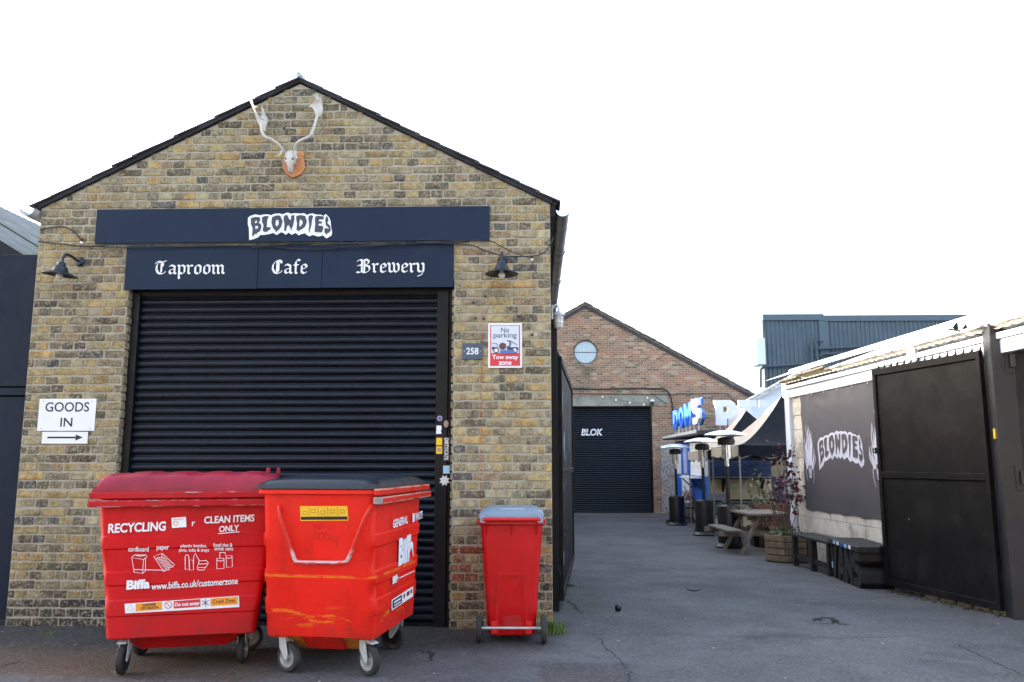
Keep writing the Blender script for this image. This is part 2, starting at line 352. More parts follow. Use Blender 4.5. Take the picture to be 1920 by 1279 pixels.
m_rail2 = bin_material('worn_rail_paint_red', (.60, .010, .004, 1), (.55, .36, .24, 1), [(1.186, .010, .42), (1.142, .010, .46), (1.238, .010, .46)], .75)
m_lid1 = simple('crimson_lid_plastic', (.27, .0025, .022, 1), .5, var=.22, vs=4, bump=.15, dirt=(.34, .02, .06, 1), dthr=.58, damt=.4)
m_lid2 = simple('dark_lid_plastic', (.012, .019, .031, 1), .38, var=.2, vs=3, dirt=(.05, .06, .08, 1), dthr=.6, damt=.4)
m_wheelie = simple('red_plastic', (.54, .0028, .0045, 1), .38, var=.08, bump=.2, bs=140, bd=.001, dirt=(.30, .01, .02, 1), dthr=.66, damt=.4)
m_greylid = simple('grey_lid_plastic', S(120, 136, 152), .42, var=.08, bump=.15, bs=120)
m_sump = simple('orange_sump_paint', S(205, 118, 30), .5, var=.25, vs=8, dirt=(.25, .05, .02, 1), dthr=.6)
m_yellow = simple('yellow_label', S(236, 186, 40), .5, var=.06)
m_orange = simple('orange_label', S(235, 150, 40), .5, var=.06)
m_scuffgrey = simple('bare_scuffed_metal', S(150, 140, 135), .6, .2, var=.35, vs=20)
m_marker = simple('marker_ink', (.16, .008, .008, 1), .6)
m_purple = simple('purple_sticker', S(98, 74, 130), .5, var=.1)
m_stgrey = simple('grey_brown_sticker', S(150, 132, 120), .6, var=.3, vs=60)
m_stblue = simple('pale_blue_sticker', S(160, 195, 220), .5, var=.08)
m_moss = simple('mossy_asbestos', S(112, 114, 112), .9, var=.3, vs=4, bump=.4, dirt=S(98, 98, 48), dthr=.56, dscale=1.6, damt=.75)
m_roofpale = simple('pale_fibre_roof', S(205, 200, 190), .85, var=.12, vs=3, bump=.3)
m_mossedge = simple('lichen_roof_edge', S(214, 211, 205), .95, var=.45, vs=14, bump=.8, bd=.02, dirt=S(150, 144, 130), dthr=.62)
m_block = simple('cream_painted_block', S(206, 200, 187), .85, var=.12, vs=6, bump=.4, bd=.004, dirt=S(120, 112, 98), dthr=.58, dscale=2.2)
m_upvc = simple('white_fascia', (.70, .74, .80, 1), .45, var=.05)
def banner_material():
    t = NT('banner_pvc'); k = t.ramp(t.noise(1.3, 4), .3, .7, .9, 1.1)
    cc = t.mix(1.0, (.074, .067, .080, 1), t.n('ShaderNodeCombineColor', {0: k, 1: k, 2: k}).outputs[0], 'MULTIPLY')
    return t.out(Base_Color=cc, Roughness=.55, Normal=t.bump(t.noise(3.2, 4, vec=t.scl((1, 1, .5))), .35, .02))
m_banner = banner_material()
m_bprint = simple('banner_white_print', (.62, .62, .72, 1), .6, var=.05)
m_wood = simple('grey_weathered_wood', S(112, 104, 94), .85, var=.3, vs=11, bump=.5, bd=.004, bs=90)
m_wood2 = simple('brown_planter_wood', S(118, 100, 78), .85, var=.28, vs=9, bump=.5, bd=.004)
m_darkwood = simple('black_stained_wood', (.007, .0065, .0065, 1), .6, var=.35, bump=.3, dirt=(.035, .033, .03, 1), dthr=.63)
m_soil = simple('soil', (.03, .022, .016, 1), 1.0, var=.5, vs=40, bump=1, bd=.02)
m_leg = simple('dull_frame_steel', S(120, 122, 124), .5, .3)
m_stem = simple('bare_stem', (.10, .065, .045, 1), .8)
m_redleaf = simple('dark_red_leaf', (.095, .010, .018, 1), .5, var=.4, vs=20)
m_greenleaf = simple('green_leaf', (.085, .125, .045, 1), .55, var=.35, vs=20)
m_paleleaf = simple('pale_olive_leaf', (.16, .17, .10, 1), .6, var=.3, vs=20)
m_rustleaf = simple('rusty_leaf', (.26, .10, .065, 1), .6, var=.4, vs=25)
m_grass = simple('grass_blade', (.10, .17, .03, 1), .6, var=.3, vs=25)
m_heater = simple('heater_black_enamel', (.004, .004, .0045, 1), .42, var=.2)
m_alu = simple('brushed_aluminium', S(220, 226, 232), .32, .7, var=.05, bump=.03)
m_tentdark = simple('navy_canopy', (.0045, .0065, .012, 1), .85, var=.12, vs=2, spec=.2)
m_tentlit = simple('sunlit_beige_canopy', (.36, .31, .25, 1), .75, var=.10, vs=2)  # sunlight on the navy canopy's left slope, painted in as beige
m_kblue = simple('bright_blue_paint', (.012, .13, .62, 1), .5, var=.08)
m_knavy = simple('navy_shed_paint', (.014, .032, .095, 1), .6, var=.14)
m_kwhite = simple('white_shed_paint', (.72, .75, .78, 1), .55, var=.06)
m_kcream = simple('cream_shed_boards', S(206, 186, 150), .7, var=.12)
m_ktan = simple('tan_shed_boards', S(150, 130, 104), .7, var=.15)
m_felt = simple('roof_felt', S(60, 66, 74), .9, var=.2)
m_cladding = simple('blue_grey_cladding', (.066, .098, .124, 1), .45, var=.1, vs=1.2, bump=.05)
m_concrete = simple('concrete_lintel', S(150, 146, 132), .9, var=.16, vs=4, bump=.3, bd=.004, dirt=S(108, 104, 92), dthr=.56)
def rear_brick(name='red_brick_wall', stock=False):
    t = NT(name); o = t.pos
    x, y, z = t.sep(o); vec = t.n('ShaderNodeCombineXYZ', {0: t.math('ADD', x, y), 1: z, 2: 0.0}).outputs[0]
    bk = t.n('ShaderNodeTexBrick', {'Vector': vec, 'Scale': 1.0, 'Color1': (0, 0, 0, 1), 'Color2': (1, 1, 1, 1), 'Mortar': (.5, .5, .5, 1), 'Mortar Size': .009, 'Mortar Smooth': .3, 'Brick Width': .228, 'Row Height': .0805}, offset=.5)
    k = t.sep(bk.outputs['Color'])[0]
    cr = t.n('ShaderNodeValToRGB', {0: k}); e = cr.color_ramp.elements
    e[0].position = 0; e[0].color = (.14, .095, .065, 1); e[1].position = 1; e[1].color = (.40, .27, .17, 1)
    for p, c in ((.18, (.26, .165, .105, 1)), (.4, (.37, .175, .105, 1)), (.6, (.42, .205, .12, 1)), (.78, (.30, .18, .12, 1)), (.9, (.48, .34, .24, 1))):
        q = e.new(p); q.color = c
    if stock:
        for q, c in zip(e, ((.13, .11, .085, 1), (.22, .19, .13, 1), (.34, .26, .14, 1), (.31, .27, .18, 1), (.24, .20, .14, 1), (.40, .33, .22, 1), (.36, .28, .17, 1))): q.color = c
    c = t.mix(t.ramp(t.noise(1.2, 8, .72), .42, .68, 0, .62), cr.outputs[0], (.15, .125, .10, 1))
    c = t.mix(t.ramp(t.noise(9, 7, .7), .6, .7, 0, .35), c, (.42, .36, .30, 1))
    c = t.mix(bk.outputs['Fac'], c, (.40, .34, .25, 1))
    # painted and peeling pale foot of the pier on the right
    xx = t.math('ADD', x, t.ramp(t.noise(2.5, 6), 0, 1, -.12, .12)); p = t.math('MULTIPLY', t.ramp(xx, 4.47, 4.52), t.ramp(z, 1.9, 2.3, 1, 0))
    p = t.math('MULTIPLY', p, t.ramp(t.noise(13, 7, .7), .42, .55)); c = t.mix(t.math('MULTIPLY', p, .8), c, (.42, .46, .50, 1))
    st = t.math('MULTIPLY', t.ramp(t.math('ABSOLUTE', t.math('SUBTRACT', x, 1.83)), .06, .3, 1, 0), t.math('MULTIPLY', t.ramp(z, 4.0, 4.6), t.ramp(z, 4.9, 5.0, 1, 0)))
    c = t.mix(t.math('MULTIPLY', st, .55), c, (.10, .09, .07, 1))
    h = t.math('ADD', t.math('MULTIPLY', bk.outputs['Fac'], -1.0), t.math('MULTIPLY', t.noise(40, 4), .4))
    return t.out(Base_Color=c, Roughness=.9, Normal=t.bump(h, .6, .01), **{'Specular_IOR_Level': .2})
m_rear = rear_brick()
m_sidebrick = rear_brick('stock_brick_side', True)
m_rtile = simple('rear_roof_tile', S(138, 130, 122), .9, var=.3, vs=6, bump=.5, bd=.01, dirt=S(140, 128, 108), dthr=.58)
m_glass = simple('sky_glass', S(178, 190, 196), .3, .0, var=.04, vs=2, bump=.02)  # sky reflection painted in as a pale base colour
m_frame = simple('window_frame_grey', S(70, 82, 92), .5)
# ------------------------------------------------------------------ ground
def frange(a, b, s):
    n = int(round((b-a)/s)); return [a + (b-a)*i/n for i in range(n+1)]
POT = G(1552, 1166)
def ground_z(x, y):
    z = gz(y) + .006*noise.noise(Vector((x*.9, y*.9, 0))) + .003*noise.noise(Vector((x*4, y*4, 3)))
    dx = (x-POT.x)/.24; dy = (y-POT.y)/.11; d = dx*dx + dy*dy + .5*noise.noise(Vector((x*9, y*9, 1)))
    if d < 1: z -= .035*min(1, (1-d)*2.2)
    return z
xs = [-600, -150, -40, -14] + frange(-8, 7, .07) + [9, 14, 40, 150, 600]
ys = [-300, -60, -20, -9] + frange(-5, -2.8, .3) + frange(-2.7, 3.6, .07) + frange(3.9, 24, .3) + [30, 40, 80, 200, 700]
gm = MB(); gm.v = [Vector((x, y, ground_z(x, y))) for y in ys for x in xs]; nx = len(xs)
gm.f = [(j*nx+i, j*nx+i+1, (j+1)*nx+i+1, (j+1)*nx+i) for j in range(len(ys)-1) for i in range(nx-1)]
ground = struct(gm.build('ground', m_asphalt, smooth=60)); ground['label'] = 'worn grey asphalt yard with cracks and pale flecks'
def ground_ribbon(pts, w, mat, name, jag=.02, lift=.003):
    P = spline([(p[0], p[1], 0) for p in pts], 8); L = []; rr = random.Random(len(pts)*31 + int(w*1e5))
    v = []; n = len(P)
    for i, p in enumerate(P):
        d = (P[min(i+1, n-1)] - P[max(i-1, 0)]).normalized(); q = Vector((-d.y, d.x, 0))
        c = p + q*rr.uniform(-jag, jag); ww = w*rr.uniform(.35, 1.2)*(1 if 0 < i < n-1 else .1)
        for sgn in (-1, 1):
            a = c + q*ww*sgn*.5; v.append((a.x, a.y, ground_z(a.x, a.y) + lift))
    f = [(2*i, 2*i+2, 2*i+3, 2*i+1) for i in range(n-1)]
    mb = MB(); mb.add(v, f); return mb.build(name, mat, ground)
for pts, w in (([(1060, 1189), (1130, 1190), (1250, 1192), (1400, 1193), (1500, 1196), (1600, 1196), (1740, 1192)], .007),
               ([(1124, 1195), (1135, 1215), (1160, 1236), (1178, 1260), (1180, 1279)], .009),
               ([(1790, 1207), (1840, 1230), (1885, 1252), (1919, 1266)], .009),
               ([(1190, 1052), (1215, 1047), (1250, 1048), (1290, 1053)], .012),
               ([(1062, 1125), (1080, 1140), (1095, 1152)], .035), ([(800, 1222), (812, 1228), (808, 1240)], .035),
               ([(760, 1220), (790, 1222), (812, 1230)], .02), ([(0, 1252), (18, 1246), (36, 1240)], .02),
               ([(1400, 1060), (1440, 1072), (1490, 1090), (1530, 1103)], .006), ([(1528, 1163), (1540, 1159), (1556, 1160), (1570, 1165), (1582, 1172)], .07), ([(1534, 1161), (1550, 1158), (1566, 1161)], .05)):
    ground_ribbon([G(*p) for p in pts], w, m_crack, 'crack')
rub = MB(); pr = [(POT.x + .21*math.cos(a)*rnd.uniform(.7, 1.15), POT.y + .085*math.sin(a)*rnd.uniform(.7, 1.2)) for a in frange(0, 6.0, .3)]
for i in range(70):
    a = rnd.uniform(0, 6.28); q = math.sqrt(rnd.random()); s = rnd.uniform(.006, .016)
    x = POT.x + .19*q*math.cos(a); y = POT.y + .08*q*math.sin(a); rub.box((x, y, ground_z(x, y) + s*.2), (s*1.4, s, s), rz=a, rx=a*2)
stuff(rub.build('pothole_rubble', m_pothole, ground))

# ------------------------------------------------------------------ brick warehouse in front
XL, XR, EAVE, XP, ZP = -4.752, 0.138, 3.86, -2.288, 5.10
OX0, OX1, OZ = -3.852, -0.762, 3.06
house = thing('brick_warehouse', 'yellow stock brick gabled unit with a black roller shutter and navy signboards', 'building')
fw = lambda u, v, w: (u, w, v)
wm = MB(); wm.prism([[(XL, -.4), (OX0, -.4), (OX0, OZ+.2), (OX1, OZ+.2), (OX1, -.4), (XR, -.4), (XR, EAVE), (XP, ZP), (XL, EAVE)]], fw, .23)
wm.build('gable_wall', m_mortar, house)
sw = MB(); sw.lohi((XR-.22, .232, -.8), (XR, 21, EAVE-.02)); sw.lohi((XL, .232, -.8), (XL+.22, 21, EAVE-.02)); sw.lohi((XL+.23, 20.7, -.8), (XR-.23, 20.95, EAVE-.02))
sw.build('side_walls', m_sidebrick, house)
# bricks: English bond, cut at the gable and round the boards and the opening
PAL = [((.39, .30, .155), 22), ((.34, .29, .195), 22), ((.235, .205, .15), 20), ((.45, .30, .135), 8), ((.135, .118, .092), 16), ((.10, .10, .105), 3), ((.39, .34, .24), 8), ((.30, .215, .15), 3)]
PALC = [c for c, w in PAL for _ in range(w)]
def brick_shape(L, h, d, seed):
    r = random.Random(seed); j = lambda s: r.uniform(-s, s)
    n = []
    ring = [(-L/2, -h/2+.005), (-L/2+.006, -h/2), (-L*.15+j(.02), -h/2), (L*.2+j(.02), -h/2), (L/2-.006, -h/2), (L/2, -h/2+.005), (L/2, h/2-.005), (L/2-.006, h/2), (L*.15+j(.02), h/2), (-L*.2+j(.02), h/2), (-L/2+.006, h/2), (-L/2, h/2-.005)]
    ring = [(x+j(.0045), z+j(.0048)) for x, z in ring]; k = len(ring)
    v = [(x, d, z) for x, z in ring] + [(x*.999, .0015+j(.001), z*.99) for x, z in ring] + [(x - math.copysign(.003+abs(j(.002)), x), -.0035+j(.0018), z - math.copysign(.003+abs(j(.0015)), z)) for x, z in ring]
    f = [(i, (i+1) % k, k+(i+1) % k, k+i) for i in range(k)] + [(k+i, k+(i+1) % k, 2*k+(i+1) % k, 2*k+i) for i in range(k)] + [tuple(range(2*k, 3*k))]
    return v, f
def brick_mesh(L, seed):
    v, f = brick_shape(L, .0655, .02, seed); mb = MB(); mb.add(v, f); me = mb.mesh('brick', smooth=50)
    ca = me.attributes.new('tint', 'FLOAT_COLOR', 'POINT'); ca.data.foreach_set('color', [1.0]*4*len(me.vertices)); me.materials.append(m_brick); return me
LS, LH = .2255, .1075; PITCH = .2385; CO = .0803
MS = [brick_mesh(LS, i) for i in range(10)]; MH = [brick_mesh(LH, 50+i) for i in range(10)]
UB = (-4.194, -0.432, 3.506, 3.839); LB = (-3.88, -0.766, 3.059, 3.48)      # signboards x0,x1,z0,z1
def spans(z):
    top = z + .006
    a, b = XL, XR
    if top > EAVE - .02:
        k = (top - EAVE)/(ZP - EAVE); a = XL + (XP-XL)*k + .004; b = XR - (XR-XP)*k - .004
    out = [(a, b)]
    def cut(o, x0, x1): return [q for s in o for q in ((s[0], min(s[1], x0)), (max(s[0], x1), s[1])) if q[1]-q[0] > .03]
    if z < OZ + .1: out = cut(out, OX0, OX1)
    for B in (UB, LB):
        if z-.02 > B[2] and z+.02 < B[3]: out = cut(out, B[0]+.05, B[1]-.05)
    return out
cands = []; row = 0; z = .035
while z < ZP - .06:
    for a, b in spans(z):
        header = row % 2 == 1; L0 = LH if header else LS; step = PITCH/2 if header else PITCH; gap = step - L0
        x = XL + .006 + (.75*PITCH - PITCH if header else 0) + .006*noise.noise(Vector((row*1.7, 0, 9)))
        if header: x += PITCH/4*0
        while x < b - .03:
            x0 = max(x, a + .003); x1 = min(x + L0, b - .003)
            if not header and rnd.random() < .04: x1 = min(x1, x0 + LH); x -= PITCH/2
            L = x1 - x0
            if L > .032:
                full = abs(L - L0) < 1e-4
                cands.append((x0 + L/2, z + rnd.uniform(-.0025, .0025) + .004*noise.noise(Vector((x*.7, z*5, 0))), L0 if full else L, full))
            x += step
    row += 1; z += CO
def bcol(x, z):
    c = Vector(rnd.choice(PALC)); g = noise.noise(Vector((x*.8, z*.8, 5)))
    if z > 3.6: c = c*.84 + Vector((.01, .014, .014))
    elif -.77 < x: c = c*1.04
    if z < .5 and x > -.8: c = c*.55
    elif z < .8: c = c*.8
    if -.77 < x < -.55 and .38 < z < .72 and rnd.random() < .7: c = Vector((.27, .085, .06))
    c = Vector((c.x*1.15, c.y*1.14, c.z*1.02))*(1 + .20*g)*rnd.uniform(.86, 1.14); return (max(.01, c.x), max(.01, c.y), max(.01, c.z), 1)
def psize(x, z):
    return (z - EYE)**2 + x*x*.2
order = sorted(range(len(cands)), key=lambda i: (not cands[i][3], -cands[i][2], psize(cands[i][0], cands[i][1])))
single = set(order[:300])
sv = []; sf = []; sc = []
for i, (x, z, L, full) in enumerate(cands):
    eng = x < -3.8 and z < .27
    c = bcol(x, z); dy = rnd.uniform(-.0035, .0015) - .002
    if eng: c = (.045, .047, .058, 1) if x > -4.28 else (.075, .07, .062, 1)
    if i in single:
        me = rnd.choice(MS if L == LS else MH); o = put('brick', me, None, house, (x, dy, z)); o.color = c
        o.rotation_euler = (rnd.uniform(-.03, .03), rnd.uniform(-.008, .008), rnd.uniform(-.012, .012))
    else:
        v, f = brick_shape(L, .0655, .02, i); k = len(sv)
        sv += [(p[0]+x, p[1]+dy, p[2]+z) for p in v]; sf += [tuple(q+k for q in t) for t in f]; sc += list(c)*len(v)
mb = MB(); mb.add(sv, sf); me = bpy.data.meshes.new('bricks'); me.from_pydata([tuple(p) for p in mb.v], [], mb.f)
ca = me.attributes.new('tint', 'FLOAT_COLOR', 'POINT'); ca.data.foreach_set('color', sc)
bm = bmesh.new(); bm.from_mesh(me); bmesh.ops.recalc_face_normals(bm, faces=bm.faces); bm.to_mesh(me); bm.free()
stuff(put('bricks', me, m_brick, house))
# jamb bricks showing in the reveals
jb = MB()
for s, xx in ((1, OX0), (-1, OX1)):
    zz = .035; k = 0
    while zz < OZ - .05:
        d = .02 if k % 2 else .0
        jb.box((xx + s*(.004+rnd.uniform(0, .006)), .05 + rnd.uniform(-.004, .004), zz), (.02, .096 if k % 2 else .11, .064)); zz += CO; k += 1
me = jb.mesh('jamb_bricks', bevel=.004); ca = me.attributes.new('tint', 'FLOAT_COLOR', 'POINT'); ca.data.foreach_set('color', [.27, .22, .14, 1]*len(me.vertices))
stuff(put('jamb_bricks', me, m_brick, house))
# holes and bolts left in the wall
hm = MB()
for px, py in ((892, 597), (888, 568), (910, 556), (907, 598), (972, 595), (998, 628), (533, 241), (486, 690)):
    p = PY(px, py, 0)
    if OX0 < p.x < OX1 and p.z < OZ: continue
    hm.lathe([(.0, -.0), (.011, -.0), (.012, -.011), (.0, -.012)], (p.x, -.001, p.z), 8, Matrix.Rotation(R(-90), 4, 'X'))
hm.build('wall_fixing', m_inkb, house)
# roof: two slopes running back, stepped slates along both verges, ridge cap
sl = (ZP - EAVE)/(XP - XL); th = math.atan(sl)
for s, xe in ((-1, XL), (1, XR)):
    slope = math.atan2(ZP-EAVE, abs(XP-xe)); ex = xe + s*.06; ez = EAVE + .022 - .06*math.tan(slope)
    rf = MB(); a = Vector((ex, 0, ez)); b = Vector((XP, 0, ZP + .022)); nn = Vector((b.z-a.z, 0, -(b.x-a.x))); nn = (nn if nn.z > 0 else -nn).normalized()
    for q in (a, b): pass
    rf.add([(a.x, -.005, a.z), (b.x, -.005, b.z), (b.x, 21.1, b.z), (a.x, 21.1, a.z), *( (p[0], p[1], p[2]+.018) for p in ((a.x, -.005, a.z), (b.x, -.005, b.z), (b.x, 21.1, b.z), (a.x, 21.1, a.z)))], [(0, 1, 2, 3), (4, 7, 6, 5), (0, 4, 5, 1), (2, 6, 7, 3), (0, 3, 7, 4), (1, 5, 6, 2)])
    roof = rf.build('roof', m_slate, house)
    vb = MB(); va = Vector((xe + s*.02, 0, EAVE - .02)); vb_ = Vector((XP, 0, ZP + .0))
    vb.beam((va.x, -.018, va.z+.034), (vb_.x, -.018, vb_.z+.034), .030, .042); vb.build('verge_board', m_verge, house, bevel=.004)
    n = 13; d = (b - a)/n
    for k in range(n):
        p = a + d*(k + .42); r2 = slope*(-s) ; sm = MB()
        sm.box((0, 0, 0), (d.length*1.22, .30, .016)); o = sm.build('slate', m_slate, roof, bevel=.003)
        o.location = (p.x, .10 + rnd.uniform(-.008, .012), p.z + .032 + rnd.uniform(-.003, .004)); o.rotation_euler = (0, (slope - .045)*s + rnd.uniform(-.01, .01), 0)
rc = MB(); rc.lathe([(.026, 0), (.030, .02), (.030, .7), (.026, .72)], (XP, -.07, ZP + .068), 14, Matrix.Rotation(R(-90), 4, 'X'))
rc.build('ridge_cap', m_ridge, house, smooth=40)
# gutters: half-round channels
def half_round(x, z, r, y0, y1, name, mat, flip=1, n=10):
    g = MB(); rows = []
    for rr in (r, r-.005):
        for y in (y0, y1): rows.append([(x + rr*math.cos(math.pi + math.pi*k/n), y, z + rr*math.sin(math.pi + math.pi*k/n)) for k in range(n+1)])
    v = [p for rw in rows for p in rw]; m = n+1
    f = [(k, k+1, m+k+1, m+k) for k in range(n)] + [(2*m+k, 3*m+k, 3*m+k+1, 2*m+k+1) for k in range(n)]
    f += [(k, 2*m+k, 2*m+k+1, k+1) for k in range(n)] + [(0, m, 3*m, 2*m), (n, 2*m+n, 3*m+n, m+n)]
    g.add(v, f); return g.build(name, mat, house, smooth=40)
gu = half_round(.258, 3.80, .066, -.01, 20.9, 'gutter', m_gutter)
for y in (1.5, 3.0, 4.6, 6.4, 8.3, 10.5):
    b = MB(); rows = [(.258 + .071*math.cos(math.pi + math.pi*k/10), 3.80 + .071*math.sin(math.pi + math.pi*k/10)) for k in range(11)]
    b.tube([(x, y, z) for x, z in rows], .007, 6); b.build('gutter_bracket', m_gutter, gu)
fb = MB(); fb.lohi((XR+.004, .0, 3.74), (XR+.05, 20.9, 3.90)); fb.build('eaves_fascia', m_black, house)
half_round(-4.845, 3.84, .075, -.09, 20.9, 'gutter', m_gutterl)
# roller shutter
shut = MB(); SY = .115
shut.lohi((OX0+.01, SY-.03, 3.02), (OX1-.01, SY+.1, 3.26)); shutter = shut.build('roller_shutter', m_black, house)
prof = []
for k in range(9):
    t_ = k/8; prof.append((-.014*math.sin(math.pi*t_)**.8, -.031 + .060*t_))
prof = [(.012, -.038), (.010, -.032)] + prof + [(.010, .030), (.012, .0372)]
W2 = (OX1-.155 - (OX0+.075)); sm = MB(); v = []; f = []; NXS = 12
for i in range(NXS+1):
    xx = -W2/2 + W2*i/NXS
    for y, z_ in prof: v.append((xx, y + .0018*noise.noise(Vector((xx*3, z_*4, 2))), z_))
m_ = len(prof)
for i in range(NXS):
    for k in range(m_-1): f.append((i*m_+k, (i+1)*m_+k, (i+1)*m_+k+1, i*m_+k+1))
sm.add(v, f); slat_me = sm.mesh('slat', smooth=45); slat_me.materials.append(m_shutter)
slat_vars = []
for q_ in range(6):
    me_ = slat_me.copy()
    for vv in me_.vertices: vv.co.y += .0045*noise.noise(Vector((vv.co.x*1.7, q_*3.1, 0))) ; vv.co.z += .0016*noise.noise(Vector((vv.co.x*2.3, q_*5.7, 4)))
    slat_vars.append(me_)
zz = .065; XM = (OX0+.075 + OX1-.155)/2
while zz < 3.06:
    o = put('slat', rnd.choice(slat_vars), None, shutter, (XM, SY + rnd.uniform(-.0015, .0015), zz)); o.rotation_euler = (rnd.uniform(-.03, .03), 0, 0); zz += .0742
bb = MB(); bb.lohi((OX0+.075, SY-.02, .0), (OX1-.155, SY+.01, .03)); bb.build('bottom_rail', m_black, shutter)
for x0, x1 in ((OX0+.015, OX0+.085), (OX1-.165, OX1-.055)):
    g = MB(); g.lohi((x0, SY-.055, -.02), (x1, SY+.03, 3.04)); g.build('guide_rail', m_black, shutter, bevel=.004)
g = MB(); g.lohi((OX1-.053, SY-.03, -.02), (OX1-.004, SY+.03, 3.04)); g.build('guide_rail', m_black, shutter, bevel=.003)
# weathered plinth mortar smear on the left pier
# ------------------------------------------------------------------ signboards
LOGO_OUT = [(250,130),(330,105),(410,120),(470,105),(550,108),(580,120),(640,95),(720,90),(770,105),(800,92),(850,75),(900,95),(960,85),(1050,92),(1110,85),(1160,115),(1200,95),(1250,90),(1300,108),(1380,110),(1420,130),(1460,98),(1510,150),(1535,210),(1545,320),(1560,390),(1550,440),(1470,490),(1410,440),(1340,460),(1245,432),(1200,455),(1150,430),(1130,405),(1060,420),(1030,440),(975,400),(910,432),(865,395),(820,430),(770,395),(740,392),(670,435),(620,400),(550,420),(450,435),(410,430),(380,470),(300,500),(235,515),(230,330),(212,260),(215,160)]
LOGO = [[[(262,165),(330,145),(405,150),(412,200),(385,240),(425,265),(430,320),(405,380),(370,395),(350,425),(330,415),(290,465),(280,440),(290,330),(262,260)], [(330,210),(360,205),(362,235),(330,250)], [(332,290),(375,290),(380,320),(335,345)]],
 [[(440,150),(490,130),(550,135),(525,190),(520,240),(515,310),(575,310),(575,345),(530,370),(525,388),(500,382),(490,392),(450,365),(465,280),(440,220)]],
 [[(600,150),(670,122),(730,125),(770,210),(750,300),(712,352),(690,362),(668,395),(650,360),(620,330),(590,240)], [(680,190),(705,205),(708,260),(680,300),(655,270),(660,215)]],
 [[(790,130),(840,110),(875,180),(900,200),(905,125),(960,115),(955,200),(935,290),(920,320),(905,370),(893,330),(880,300),(860,270),(835,310),(820,385),(808,360),(790,370),(800,270),(785,190)]],
 [[(990,130),(1060,115),(1130,130),(1158,220),(1130,300),(1070,350),(1045,355),(1030,385),(1012,358),(990,360),(1000,250),(985,180)], [(1050,180),(1085,210),(1090,250),(1050,305),(1035,280),(1040,220)]],
 [[(1185,135),(1220,115),(1260,130),(1240,200),(1225,300),(1208,350),(1195,405),(1185,370),(1195,270),(1180,180)]],
 [[(1290,140),(1340,125),(1430,140),(1425,185),(1350,190),(1350,215),(1400,220),(1400,250),(1345,255),(1345,285),(1410,290),(1420,330),(1395,390),(1375,398),(1360,385),(1345,400),(1325,385),(1290,395),(1280,370),(1290,260),(1285,190)]],
 [[(1465,130),(1490,150),(1505,200),(1490,220),(1485,245),(1530,290),(1540,360),(1510,400),(1490,402),(1475,440),(1462,410),(1440,400),(1435,340),(1470,320),(1500,340),(1505,320),(1460,280),(1450,200)]]]
def logo(parent, fn, mw, md, step=.002, drip_scale=1.0):
    """fn(u,v,off): logo units (212..1560, 75..515) to 3D"""
    def rough(lp, s):
        P = [Vector((p[0], p[1], 0)) for p in lp]; return [(p.x, p.y) for p in P]
    w = MB(); w.prism([LOGO_OUT], lambda u, v, d: fn(u, v, .004 - d), .003); w.build('logo_outline', mw, parent)
    for lp in LOGO:
        d = MB(); d.sheet(lp, lambda u, v: fn(u, v, .004 + step)); d.build('letter', md, parent)
ub = thing('signboard', 'long upper navy signboard with white dripping name across the brick gable', 'sign', (0, 0, 0))
b = MB(); b.lohi((UB[0], -.030, UB[2]), (UB[1], -.009, UB[3])); b.build('board', m_board, ub, bevel=.002)
def fn_ub(u, v, off):
    p = PY(440 + u/8.527, 390 + v/8.527, -.030); return (p.x, -.030 - off, p.z)
logo(ub, fn_ub, m_white, m_ink)
lb = thing('fascia_board', 'lower navy fascia of three panels lettered in white blackletter', 'sign', (0, 0, 0))
xa = PY(485, 500, 0).x; xb = PY(605, 500, 0).x
for a, c, dz in ((LB[0], xa-.0015, 0), (xa+.0015, xb-.0015, .004), (xb+.0015, LB[1], .006)):
    b = MB(); b.lohi((a, -.026 + dz*.4, LB[2] - .004 + dz), (c, -.009, LB[3])); b.build('panel', m_board, lb, bevel=.002)
NIB = R(42)
